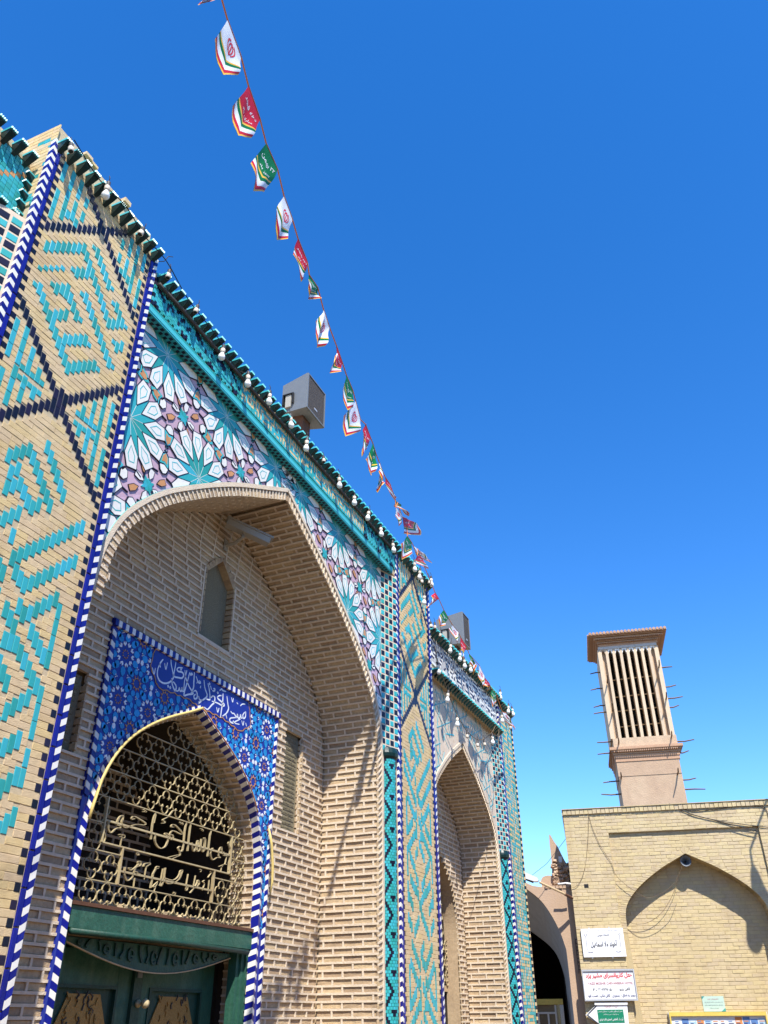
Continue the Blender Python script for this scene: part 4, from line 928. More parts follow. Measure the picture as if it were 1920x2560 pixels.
tb.tube([(y, z, .030) for y, z in spline(aq[::2]+[aq[-1]], 2)], .013, YELLOW, 8, X); tb.tube([(y, z, .022) for y, z in ar], .008, TOCH, 6, X)
part('arch_rope', tb, PANEL, smooth=True)
tb = MB(); tb.tube([(8.0, 3.36, .03), (8.05, 3.2, .045), (8.09, 3.0, .05), (8.10, 2.85, .05), (8.085, 2.72, .045)], [.010, .015, .015, .013, .005], YELLOW, 8, X); part('loose_rope_end', tb, PANEL, smooth=True)

# ---- brick reveal of the door and the dark porch behind it
RI = offset_profile(DOUT, .03)
vault(1, 1.2, RI, DC, -1.18, XT-.07, PANEL, K_jamb, 8, .070); vault(-1, 1.2, RI, DC, -1.18, XT-.07, PANEL, K_jamb, 9, .070)
sh = MB()
for s in (-1, 1):
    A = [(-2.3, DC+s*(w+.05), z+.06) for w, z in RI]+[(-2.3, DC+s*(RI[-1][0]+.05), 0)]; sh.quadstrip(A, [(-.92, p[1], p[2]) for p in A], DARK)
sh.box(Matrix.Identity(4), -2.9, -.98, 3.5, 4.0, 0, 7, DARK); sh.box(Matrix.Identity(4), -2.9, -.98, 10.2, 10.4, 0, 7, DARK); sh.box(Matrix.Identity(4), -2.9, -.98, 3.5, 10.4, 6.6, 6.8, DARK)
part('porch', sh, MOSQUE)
DARKB = M('shade_dark_brick', (.04, .028, .018), .95, .2, .3, 30, .4); bk = MB(); Xp = FX(-2.25)  # porch brick with the shade put into its near-black colour
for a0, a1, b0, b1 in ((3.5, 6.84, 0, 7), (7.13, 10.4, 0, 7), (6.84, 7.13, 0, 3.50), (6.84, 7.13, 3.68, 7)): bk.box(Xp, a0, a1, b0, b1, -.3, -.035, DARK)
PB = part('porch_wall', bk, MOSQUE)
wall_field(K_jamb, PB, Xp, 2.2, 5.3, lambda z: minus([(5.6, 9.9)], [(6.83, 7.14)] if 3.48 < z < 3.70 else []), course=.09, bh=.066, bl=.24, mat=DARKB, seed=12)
sl = MB(); sl.box(FX(0), 5.35, 7.93, 2.2, 2.40, -1.75, -1.21, RBRICK); part('porch_sill', sl, MOSQUE)
for i in range(11): K_jamb.put(FX(-1.22), 5.45+.23*i, 2.37, .21, .06, -.01, .03+R.uniform(0, .04), RBRICK, 'brick%d' % (i % 6), R.uniform(-.05, .05), parent=PB)
for i in range(11): K_jamb.put(FX(-1.22), 5.55+.23*i, 2.445, .20, .06, -.25, .26+R.uniform(0, .03), RBRICK, 'brick%d' % (i % 6), R.uniform(-.06, .06), parent=PB)

# ---- wrought iron fanlight
XG = -1.02; X = FX(XG) @ Matrix.Translation((0, 1.6, 0)) @ Matrix.Diagonal((1.0162, 1.0162, 1, 1)) @ Matrix.Translation((0, -1.6, 0)); gr = MB()
def gh(z): return half_at(offset_profile(DOUT, .04), z)
GI = offset_profile(DOUT, .06)
BARS = [2.355, 2.569, 2.79, 3.0, 3.208, 3.43, 3.634, 3.84]
for z in BARS:
    h = half_at(GI, z)
    if z in (2.79, 3.0):
        for a0, a1 in ((DC-h, 5.60 if z > 2.9 else 5.87), (7.50 if z > 2.9 else 7.24, DC+h)): gr.box(X, a0, a1, z-.004, z+.004, -.008, .008, IRON)
    else: gr.box(X, DC-h, DC+h, z-.004, z+.004, -.008, .008, IRON)
gr.box(X, 5.6, 7.5, 2.85, 2.861, -.012, .012, IRON); gr.box(X, 5.60, 7.5, 3.02, 3.035, -.008, .008, IRON); gr.box(X, 5.87, 7.24, 2.665, 2.68, -.008, .008, IRON)
for y, z0, z1 in ((5.60, 2.855, 3.208), (5.87, 2.569, 2.855), (7.50, 2.855, 3.208), (7.24, 2.569, 2.855)): gr.box(X, y-.008, y+.008, z0, z1, -.015, .015, IRON)
GRI = part('fanlight_grille', gr, MOSQUE)
QM = MB()                                                           # one four-lobed ring of flat iron
qp = []
for k in range(4):
    cx, cz = .054*math.cos(math.pi/2*k), .054*math.sin(math.pi/2*k)
    for t in range(-4, 5): a = math.pi/2*k+t*math.radians(128)/4; qp.append((cx+.047*math.cos(a), cz+.047*math.sin(a)))
QM.band(Matrix.Identity(4), qp, .0042, -.007, .007, IRON, True)
QME = QM.mesh('quatrefoil')
for j in range(8):
    zc = 2.463+.2135*j
    for k in range(16):
        y = 5.338+.2049*k-(.1025 if False else 0)
        if abs(y-DC)+.03 > half_at(GI, zc+.02): continue
        if 5.55 < y < 7.55 and 2.86 < zc < 3.2: continue
        if 5.82 < y < 7.30 and 2.57 < zc < 2.86: continue
        link('quatrefoil', QME, GRI, X @ Matrix.Translation((y, zc, 0)))
ir = MB()
for s in IRONTXT:
    P = spline(s, 3) if len(s) > 3 else s
    P = [p for i, p in enumerate(P) if i == 0 or math.dist(p, P[i-1]) > 1e-4]
    if len(P) > 1:
        ir.band(X, P, .0045, -.007, .008, IRON)
        if len(s) > 4 or math.dist(s[0], s[-1]) > .15: ir.band(X, [(p[0]+.014, p[1]+.003) for p in P], .003, -.007, .006, IRON)
part('iron_lettering', ir, GRI)

# ---- green door
gd = MB(); X = FX(-.90)
gd.box(X, 5.30, 7.99, 2.215, 2.365, -.30, .015, GREEN); gd.box(X, 5.30, 7.96, 2.368, 2.395, -.10, .03, RUST)
DOOR = part('door', gd, MOSQUE)
m = MB(); m.tube([(5.36, 2.19, .02), (6.6, 2.195, .025), (7.86, 2.185, .02)], .022, DGREEN, 8, X); part('rail', m, DOOR, smooth=True)
for a0, a1 in ((5.30, 5.42), (7.78, 7.95)):
    m = MB()
    for k in range(3): w = (a1-a0)/3; m.box(X, a0+w*k+.003, a0+w*(k+1)-.003, .1, 2.21, -.14+.03*k*0, -.01-.02*k if a0 < 6 else -.05+.02*k, GREEN)
    part('door_post', m, DOOR)
m = MB(); n_ = 16                                                    # carved board under the lintel, its lower edge an arc
up = [(5.45+2.28*i/n_, 2.165) for i in range(n_+1)]; lo = [(5.45+2.28*i/n_, 2.13-.17*math.sin(math.pi*i/n_)) for i in range(n_+1)]
m.prism(X, lo+up[::-1], -.13, -.10, GREEN)
q = random.Random(2)
for k in range(19):
    y = 5.62+1.95*k/19; dz = .155*math.sin(math.pi*(y-5.45)/2.28); P_ = [(y, 2.155), (y+q.uniform(-.03, .03), 2.155-dz*.45), (y+q.uniform(-.05, .05), 2.15-dz*.8)]
    if k % 3 == 0: P_ = [(y+.035*math.cos(t*.7), 2.15-dz*.5+.3*dz*math.sin(t*.7)) for t in range(9)]
    m.band(X, P_, .020, -.10, -.085, DGREEN)
m.band(X, lo, .008, -.10, -.085, PALEW); part('carved_board', m, DOOR)
for a0, a1 in ((5.44, 6.55), (6.60, 7.77)):
    m = MB(); m.box(X, a0, a1, .1, 2.12, -.36, -.31, DGREEN); LEAF = part('door_leaf', m, DOOR)
    m = MB()
    for a, b_ in ((a0, a0+.19), (a1-.19, a1)): m.box(X, a, b_, .1, 2.12, -.31, -.285, GREEN)
    m.box(X, a0+.19, a1-.19, 1.86, 2.11, -.31, -.287, GREEN); m.box(X, a0+.19, a1-.19, 1.0, 1.1, -.31, -.287, GREEN)
    m.band(X, [(a0+.2, 1.1), (a0+.2, 1.85), (a1-.2, 1.85), (a1-.2, 1.1)], .035, -.31, -.275, DGREEN, True); part('leaf_frame', m, LEAF)
    m = MB(); cy = (a0+a1)/2; w = (a1-a0)/2-.22
    m.prism(X, [(cy-w, 1.12), (cy+w, 1.12), (cy+w, 1.5), (cy+w*.55, 1.80), (cy-w*.55, 1.80), (cy-w, 1.5)], -.31, -.298, GOLDW)
    for k in range(90):
        y = cy+q.uniform(-.9, .9)*w; z = q.uniform(1.2, 1.78)
        if abs(y-cy) < w*(1 if z < 1.5 else .6): m.band(X, [(y, z), (y+q.uniform(-.02, .02), z+.03), (y+q.uniform(-.03, .03), z+.05)], .009, -.299, -.290, (GOLDW, DIRON)[k % 2])
    m.band(X, [(cy-w*.5, 1.52), (cy-w*.2, 1.47), (cy+w*.2, 1.48), (cy+w*.5, 1.54)], [.01, .03, .03, .01], -.299, -.290, BLACK); part('brass_plaque', m, LEAF)
m = MB(); m.box(X, 6.53, 6.64, .1, 2.10, -.31, -.25, DGREEN); m.box(X, 6.555, 6.615, 1.93, 2.08, -.25, -.24, GREYP); part('meeting_stile', m, DOOR)
m = MB(); m.lathe([(.028, 0), (.03, .02), (.014, .03), (.014, .06), (.034, .07), (.038, .09), (.026, .11), (.0, .115)], IRON, 12, frame((-1.15, 6.60, 1.74), (0, 1, 0), (0, 0, 1))); part('door_knob', m, DOOR, smooth=True)
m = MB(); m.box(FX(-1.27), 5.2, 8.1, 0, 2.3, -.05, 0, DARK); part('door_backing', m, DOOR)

# ================================================================== second bay
XS2, YC2, XB2 = -.10, 12.63, -.73
O2 = [(w*1.63/2.65, 5.42-(6.74-z)*.64) for w, z in OUT]; I2 = offset_profile(O2, .09)
h2 = [(YC2+w, z) for w, z in O2][::-1]+[(YC2-w, z) for w, z in O2[1:]]; h2 = hull([(YC2+1.63, 0)]+h2+[(YC2-1.63, 0)])
r2 = [(11.02, .0), (14.40, .0), (14.40, 6.12), (11.02, 6.12)]
s2 = MB(); X = FX(XS2)
for q_ in cut(r2, h2): s2.prism(X, q_, -.3, -.010, GROUT)
SP2 = part('plain_spandrel', s2, MOSQUE)
K_bone = kit('cream_brick', MOSQUE, 'cream_brickwork'); q = random.Random(21)
for c in range(int(3.3/.058)):
    z = 3.6-q.uniform(0, .2)
    while z < 6.1:
        L = .215; b0, b1 = max(z, 3.6), min(z+L, 6.1); y = 11.04+.058*(c+.5)
        Q = [(y-.0275, b0), (y+.0275, b0), (y+.0275, b1-.004), (y-.0275, b1-.004)]
        if b1-b0 > .04 and y < 14.3:
            cl = [Q] if min(abs(p[0]-YC2)-half_at(O2, p[1]) for p in Q) > 0 or b0 > 5.42 else cut(Q, h2)
            for P in cl:
                n = len(P); d = q.uniform(-.002, .001); K_bone.raw([(*p, -.012) for p in P]+[(*p, d) for p in P], [tuple(range(n, 2*n))]+[(i, (i+1) % n, n+(i+1) % n, n+i) for i in range(n)], BONE, X, SP2, None if len(cl) > 1 or n != 4 or b1-b0 < .2 else 'bone_%.4f' % d)
        z += L
ll = MB()                                                           # thin turquoise star lines
def line2(p, q_, w):
    d = (q_[0]-p[0], q_[1]-p[1]); L = math.hypot(*d); n_ = (-d[1]/L*w/2, d[0]/L*w/2)
    Q = inside(ccw([(p[0]+n_[0], p[1]+n_[1]), (p[0]-n_[0], p[1]-n_[1]), (q_[0]-n_[0], q_[1]-n_[1]), (q_[0]+n_[0], q_[1]+n_[1])]), [(11.04, 3.7), (14.26, 3.7), (14.26, 6.08), (11.04, 6.08)])
    if Q:
        for s in cut(Q, h2): ll.prism(X, s, -.004, .0035, LINE, False)
for cy, cz, r in ((11.75, 5.62, .42), (13.45, 5.62, .42), (12.6, 5.95, .38), (13.75, 4.75, .40), (11.3, 4.85, .38), (14.2, 5.35, .38)):
    for k in range(8):
        p = lambda d, rr: (cy+rr*math.cos(math.radians(d)), cz+rr*math.sin(math.radians(d)))
        line2(p(45*k, r), p(45*k+135, r), .011 if k % 2 else .006); line2(p(45*k+22, r*.72), p(45*k+67, r*1.25), .02 if k % 3 == 0 else .006)
ll.band(X, [(YC2-w*1.0, z+.012) for w, z in O2[::-1]]+[(YC2+w, z+.012) for w, z in O2[1:8]], .022, -.004, .006, LINE); part('star_lines', ll, SP2)
NB = MB(); NB.box(Matrix.Identity(4), XB2-.16, XB2-.10, 10.9, 14.5, 4.05, 5.7, RBRICK); NI2 = part('bay_niche', NB, MOSQUE)
K_b2 = kit('bay_brick', MOSQUE, 'bay_brickwork')
D2 = [(w*1.24/1.335, 4.08-(4.24-z)*.9) for w, z in DOUT]
def biv(z):
    h = half_at(I2, z)
    if h <= 0: return []
    iv = [(YC2-h, YC2+h)]; hd = half_at(D2, z)
    return minus(iv, [(YC2-hd, YC2+hd)]) if hd > 0 and z < 4.08 else iv
wall_field(K_b2, NI2, FX(XB2), 1.3, 5.35, biv, seed=31)
vault(1, 1.2, I2, YC2, XB2, XS2-.004, NI2, K_b2, 32)
vault(-1, 1.2, I2, YC2, XB2, XS2-.004, NI2, K_b2, 33)
sh = MB()
for s in (-1, 1):
    A = [(XB2-.2, YC2+s*(w+.02), z+.045) for w, z in I2]+[(XB2-.2, YC2+s*(I2[-1][0]+.05), 0)]; sh.quadstrip(A, [(XS2-.02, p[1], p[2]) for p in A], RBRICK)
for s in (-1, 1):
    A = [(YC2+s*w, z) for w, z in D2]+[(YC2+s*D2[-1][0], 0)]
    for x0, x1, mt in ((-.98, XB2-.03, RBRICK), (-2.2, -.981, DARK)): sh.quadstrip([(x0, *p) for p in A], [(x1, *p) for p in A], mt)  # inner stretch of the reveal coloured dark in place of shade
sh.box(FX(-2.2), 10.8, 14.5, 0, 4.6, -.1, 0, DARK); sh.box(FX(-.98), 11.3, 13.95, 1.98, 2.06, -.1, .02, PALEW); sh.box(FX(-1.1), 11.3, 13.95, 0, 1.97, -.1, .0, DGREEN)
part('bay_shell', sh, NI2)
for j in range(9):
    for k in range(13):
        y, z = YC2-1.2+.2*k, 2.16+.213*j
        if abs(y-YC2)+.03 < half_at(D2, z+.05): link('quatrefoil', QME, NI2, FX(-.95) @ Matrix.Translation((y, z, 0)))
ring(O2, I2, YC2, XS2, NI2, K_vous, .062, 1.2, False)
K_f2 = kit('script_tile', MOSQUE, 'script_tilework')
f2 = MB(); f2.box(FX(0), 10.98, 14.56, 6.10, 6.76, -.5, -.03, GROUT); FR2 = part('upper_frieze', f2, MOSQUE)
script(K_f2, FR2, FX(-.018), 11.02, 14.54, 6.20, 16, .0265, .0335, WHITE, VIOLET, 51)
CRN.append(cornice(10.98, 14.6, 6.70, 0, MOSQUE)); CRN.append(cornice(11.0, 14.5, 6.06, 0, MOSQUE))
chamfer((XS2, 14.27), (0, 14.55), 3.98, 6.02, 4, .072, MOSQUE, 7); colonnette(-.10, 14.41, .105, 3.98, MOSQUE, (3.0, 6.28), 318)
c = MB(); c.box(Matrix.Identity(4), -.9, -.012, 14.555, 15.46, 0, 6.72, GROUT); c.box(Matrix.Identity(4), -.3, -.06, 14.38, 14.56, 0, 6.1, GROUT); PIL3 = part('pilaster', c, MOSQUE)
chevrons(PIL3, 14.55, 1.25, 6.70, .045, 0, .047, .022, 0., True); strip(PIL3, 14.618, 14.640, 1.25, 6.7, .205, (COBALT,), d=.010); strip(PIL3, 15.415, 15.458, 1.25, 6.70, .05, (NAVY, BUFF), d=.012)
script(K_f2, PIL3, frame((-.006, 15.395, 0), (0, 0, 1), (0, -1, 0)), 1.4, 6.6, .0, 16, .045, .0465, TURQ, BUFF, 77)
CRN.append(cornice(14.58, 15.46, 6.66, 0, MOSQUE))
b = MB(); b.box(Matrix.Identity(4), -.5, -.1, 14.3, 15.0, 6.7, 6.95, BUFF); part('parapet', b, MOSQUE)
# ---- body of the building behind the front, and its roof
bd = MB()
for a0, a1, z in ((3.95, 9.75, 7.44), (10.9, 14.6, 6.68)): bd.box(Matrix.Identity(4), -6, -.45, a0, a1, z-.12, z, MUD)
bd.box(Matrix.Identity(4), -6, -.95, 2.7, 4.0, 0, 7.6, MUD); bd.box(Matrix.Identity(4), -6, -.95, 9.75, 10.95, 0, 7.4, MUD); bd.box(Matrix.Identity(4), -6, -.92, 14.5, 15.44, 0, 6.7, MUD)
bd.box(Matrix.Identity(4), -6, -.95, -1.5, 2.7, 0, 7.3, MUD)
part('mosque_body', bd, MOSQUE)
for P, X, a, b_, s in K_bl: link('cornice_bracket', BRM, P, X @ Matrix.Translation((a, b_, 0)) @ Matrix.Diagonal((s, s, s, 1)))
for k in KITS: k.flush()
# ================================================================== loose things on and above the mosque
NTH = ['first', 'second', 'third', 'fourth', 'fifth', 'sixth', 'seventh', 'eighth', 'ninth', 'tenth', 'eleventh', 'twelfth', 'thirteenth', 'fourteenth', 'fifteenth', 'sixteenth', 'seventeenth', 'eighteenth', 'nineteenth', 'twentieth']
sk = MB(); sk.lathe([(.012, .115), (.019, .105), (.019, .06), (.021, .058)], DIRON, 10); SKM = sk.mesh('socket', True)
cl = MB(); cl.lathe([(.021, .06), (.024, .055), (.025, .018), (.022, .012)], COLLAR, 12); CLM = cl.mesh('collar', True)
gb = MB(); gb.lathe([(.017, .012), (.019, -.002), (.030, -.022), (.0355, -.043), (.033, -.062), (.022, -.077), (.006, -.083)], BULBW, 14); GBM = gb.mesh('bulb', True)
dk = MB(); dk.lathe([(.021, .0125), (.019, .0115), (.0, .0115)], BLACK, 10); DKM = dk.mesh('empty_mouth')
wr = MB(); wr.tube([(0, 0, .11), (.004, 0, .15), (-.012, .004, .19)], .004, WIRE, 5); WRM = wr.mesh('lead')
def lamp(x, y, z, on, label, grp):
    t = thing('light_bulb' if on else 'lamp_socket', label, 'light bulb' if on else 'lamp socket', (x, y, z), grp)
    T = Matrix.Translation((x, y, z)) @ Matrix.Rotation(R.uniform(-.18, .18), 4, 'X') @ Matrix.Rotation(R.uniform(-.15, .15), 4, 'Y')
    link('socket', SKM, t, T); link('collar', CLM, t, T); link('lead', WRM, t, T)
    link('bulb', GBM, t, T) if on else link('empty_mouth', DKM, t, T)
def row(pts, where, frm, grp, x):
    n = {1: 0, 0: 0}; tot = {k: sum(1 for p in pts if p[2] == k) for k in (0, 1)}
    for y, z, on in pts:
        i = n[on]; n[on] += 1
        what = 'white bulb' if on else 'empty lamp socket'
        lamp(x, y, z, on, ('%s %s %s from %s' % (NTH[i], what, where, frm)) if tot[on] > 1 else 'the only %s %s' % (what, where), grp)
row([(2.76, 7.51, 0), (3.18, 7.54, 1), (3.63, 7.49, 0)], 'below the brackets of the near pilaster', 'its left edge', 'lamps along the portal cornice', .115)
row([(4.08, 7.40, 0), (4.52, 7.37, 0), (5.01, 7.27, 1), (5.49, 7.30, 1), (5.92, 7.38, 1), (6.40, 7.40, 1), (6.78, 7.33, 1), (7.22, 7.36, 0), (7.65, 7.34, 1), (8.09, 7.33, 1), (8.52, 7.34, 1), (8.95, 7.32, 1), (9.38, 7.29, 1)],
    'under the tall portal cornice', 'the near pilaster', 'lamps along the portal cornice', .10)
row([(10.20, 7.38, 1), (10.40, 7.34, 1), (10.47, 7.22, 0), (10.56, 6.99, 1), (10.80, 7.36, 0), (10.91, 7.45, 1)], 'on the pilaster between the two arches', 'its left edge', 'lamps on the middle pilaster', .10)
row([(10.83, 6.64, 0), (10.99, 6.68, 0), (11.20, 6.63, 0), (11.68, 6.63, 1), (12.15, 6.66, 1), (12.37, 6.62, 1), (12.70, 6.66, 1), (13.15, 6.66, 0)], 'above the black and white script frieze', 'the middle pilaster', 'lamps on the lower bay', .10)
SAG = [(11.06, 6.20), (11.43, 5.88), (11.83, 5.62), (12.28, 5.48), (12.80, 5.48), (13.22, 5.60), (13.71, 5.84)]
row([(y, z-.13, o) for (y, z), o in zip(SAG, (1, 1, 1, 0, 0, 0, 1))], 'on the cable sagging over the plain spandrel', 'the middle pilaster', 'lamps on the sagging cable', .10)
row([(14.46, 6.74, 1), (14.95, 6.62, 1), (15.26, 6.66, 1), (14.45, 6.30, 1), (14.98, 6.24, 0)], 'at the head of the far pilaster', 'its left edge', 'lamps on the far pilaster', .10)
m = MB(); m.tube([(.095, y, z) for y, z in spline([(10.97, 6.4)]+SAG+[(14.3, 6.28)], 5)], .006, WIREB, 5); top(link('lamp_cable', m.mesh('lamp_cable')), 'thin cable sagging across the plain spandrel of the lower bay', 'cable')
m = MB(); m.tube([(.09, 14.3, 6.3), (.09, 13.95, 5.3), (.07, 13.7, 4.75), (.05, 13.35, 4.58), (.0, 13.1, 4.62)], .005, WIREB, 5); top(link('drop_cable', m.mesh('drop_cable')), 'loose cable dropping beside the lower arch to its brick ring', 'cable')
m = MB(); m.tube(spline([(.12, 2.75, 7.66), (.10, 3.1, 7.60), (.12, 3.4, 7.62), (.10, 3.7, 7.57), (.12, 4.0, 7.55), (.10, 4.4, 7.44), (.1, 4.9, 7.40), (.08, 5.3, 7.32), (.1, 5.5, 7.40)], 4), .005, WIRE, 5); top(link('feed_wire', m.mesh('feed_wire')), 'black wire looping between the lamps of the near pilaster and frieze', 'wire')
m = MB(); m.tube([(-.1, 4.02, 7.66), (.0, 4.1, 7.70), (.02, 4.12, 7.78), (.03, 4.17, 7.82)], .004, WIRE, 5); top(link('bent_wire', m.mesh('bent_wire')), 'bent stub of wire sticking up where frieze meets near pilaster', 'wire')
# loudspeakers on the roof
def speaker(x0, y0, z0, w, h, d, label):
    t = thing('loudspeaker', label, 'loudspeaker', (x0-d/2, y0+w/2, z0), 'loudspeakers on the roof'); I = Matrix.Identity(4)
    m = MB(); bk = .05
    P = [(x0, y0, z0), (x0, y0+w, z0), (x0, y0+w, z0+h), (x0, y0, z0+h)]; Q = [(x0-d, y0+bk, z0+bk), (x0-d, y0+w-bk, z0+bk), (x0-d, y0+w-bk, z0+h-bk), (x0-d, y0+bk, z0+h-bk)]
    m.add(P+Q, [(0, 1, 2, 3), (4, 7, 6, 5), (0, 3, 7, 4), (1, 5, 6, 2), (3, 2, 6, 7), (0, 4, 5, 1)], GREYP); part('shell', m, t)
    m = MB(); m.band(FX(x0), [(y0+.012, z0+.012), (y0+w-.012, z0+.012), (y0+w-.012, z0+h-.012), (y0+.012, z0+h-.012)], .026, -.01, .018, GREYP, True); part('rim', m, t)
    m = MB(); m.box(FX(x0), y0+.025, y0+w-.025, z0+.025, z0+h-.025, .0, .010, MESHG); part('front_cloth', m, t)
    m = MB(); m.box(FX(x0), y0+w*.5-.04, y0+w*.5+.035, z0+.11, z0+.135, .010, .014, SIGNF); part('badge', m, t)
    m = MB(); Xs_ = frame((x0-d*.62, y0+.03, z0+h*.42), (1, 0, 0), (0, 0, 1))
    m.band(Xs_, [(-.10, -.10), (-.10, .06), (.04, .06), (.04, -.10)], .02, -.02, .035, BLACK); m.box(Xs_, -.07, .01, -.14, .05, -.02, .02, CCTV); part('bracket', m, t)
    m = MB(); m.box(I, x0-d*.7, x0-d*.3, y0+w*.3, y0+w*.7, z0-.55, z0+.05, RUST); part('stand', m, t)
speaker(-.05, 6.97, 8.09, .48, .56, .38, 'grey loudspeaker standing on the roof above the tall portal frieze')
speaker(-.05, 12.86, 7.20, .36, .60, .50, 'grey loudspeaker standing on the roof above the lower bay')
# security camera under the vault
t = thing('security_camera', 'beige security camera on an arm high on the recess wall under the vault', 'security camera', (XB, 6.73, 6.2))
A, B = Vector((-.74, 6.56, 6.365)), Vector((-.42, 6.92, 6.235)); dr = (B-A).normalized(); sd = dr.cross(Vector((0, 0, 1))).normalized(); up_ = sd.cross(dr)
Xc = Matrix(((dr.x, sd.x, up_.x, A.x), (dr.y, sd.y, up_.y, A.y), (dr.z, sd.z, up_.z, A.z), (0, 0, 0, 1))); L = (B-A).length
m = MB(); m.box(Xc, 0, L, -.050, .050, -.045, .035, CCTV); part('housing', m, t)
m = MB(); m.add([(-.02, -.058, .032), (L+.05, -.058, .032), (L+.05, .058, .032), (-.02, .058, .032), (-.02, -.050, .060), (L+.04, -.050, .060), (L+.04, .050, .060), (-.02, .050, .060)], [(3, 2, 1, 0), (4, 5, 6, 7), (0, 1, 5, 4), (1, 2, 6, 5), (2, 3, 7, 6), (3, 0, 4, 7)], CCTV, Xc); part('sunshield', m, t)
m = MB(); m.box(Xc, L, L+.006, -.040, .040, -.035, .030, GLASS); part('lens', m, t)
m = MB(); m.band(Xc @ Matrix.Translation((L, 0, 0)) @ Matrix.Rotation(math.pi/2, 4, 'Y') @ Matrix.Rotation(math.pi/2, 4, 'Z'), [(-.047, -.042), (.047, -.042), (.047, .034), (-.047, .034)], .010, -.0, .02, CCTV, True); part('front_rim', m, t)
m = MB(); m.tube([(XB, 6.73, 6.175), (-.72, 6.735, 6.185), (-.60, 6.70, 6.225), (-.60, 6.70, 6.27)], .019, CCTV, 8); m.box(FX(XB), 6.695, 6.765, 6.11, 6.25, 0, .012, CCTV); part('arm', m, t)
# the string of pennants
m = MB(); rope_pts = [Vector(p) for p in ROPE0]
for k, P in FLAGS: rope_pts += [Vector(P[0]), Vector(P[4])]
rope_pts = [rope_pts[0]]+sorted(rope_pts[1:], key=lambda p: p.y)+[Vector((.33, 14.4, 6.05))]
ext = rope_pts[0]+(rope_pts[0]-rope_pts[2])*1.0
start = Vector((3.3, -4.6, 8.0)); m.tube([start]+[p for i, p in enumerate(rope_pts[1:]) if i == 0 or (p-rope_pts[i]).length > .02], .006, ROPE, 5)
top(link('pennant_string', m.mesh('pennant_string')), 'orange cord strung along the mosque front carrying the small pennants', 'cord')
EMB = [[(.12*math.cos(t/10*math.pi+math.pi/2)*s*1.0, .16*math.sin(t/10*math.pi+math.pi/2)) for t in range(11)] for s in (1, -1)]
def ring_(rx, ry, a0, a1, n=10): return [(rx*math.cos(math.radians(a0+(a1-a0)*i/n)), ry*math.sin(math.radians(a0+(a1-a0)*i/n))) for i in range(n+1)]
EMBLEM = [ring_(.20, .24, 115, 245), ring_(.20, .24, -65, 65), ring_(.10, .19, 105, 255), ring_(.10, .19, -75, 75), [(0, .22), (0, -.24)]]
TXT = {'r': [('دهه فجر', .30, .15), ('مبارک باد', .52, .09)], 'g': [('۲۲ بهمن', .30, .15), ('پیروز باد', .52, .09)]}
TXM = {k: [(text_mesh(b, .01), y, h) for b, y, h in v] for k, v in TXT.items()}
NAMES = {'w': 'white pennant with a dark red emblem', 'r': 'red pennant with white Persian lettering', 'g': 'green pennant with white Persian lettering'}
cnt = {'w': 0, 'r': 0, 'g': 0}
top_w_ = lambda P: (P[4]-P[0]).length
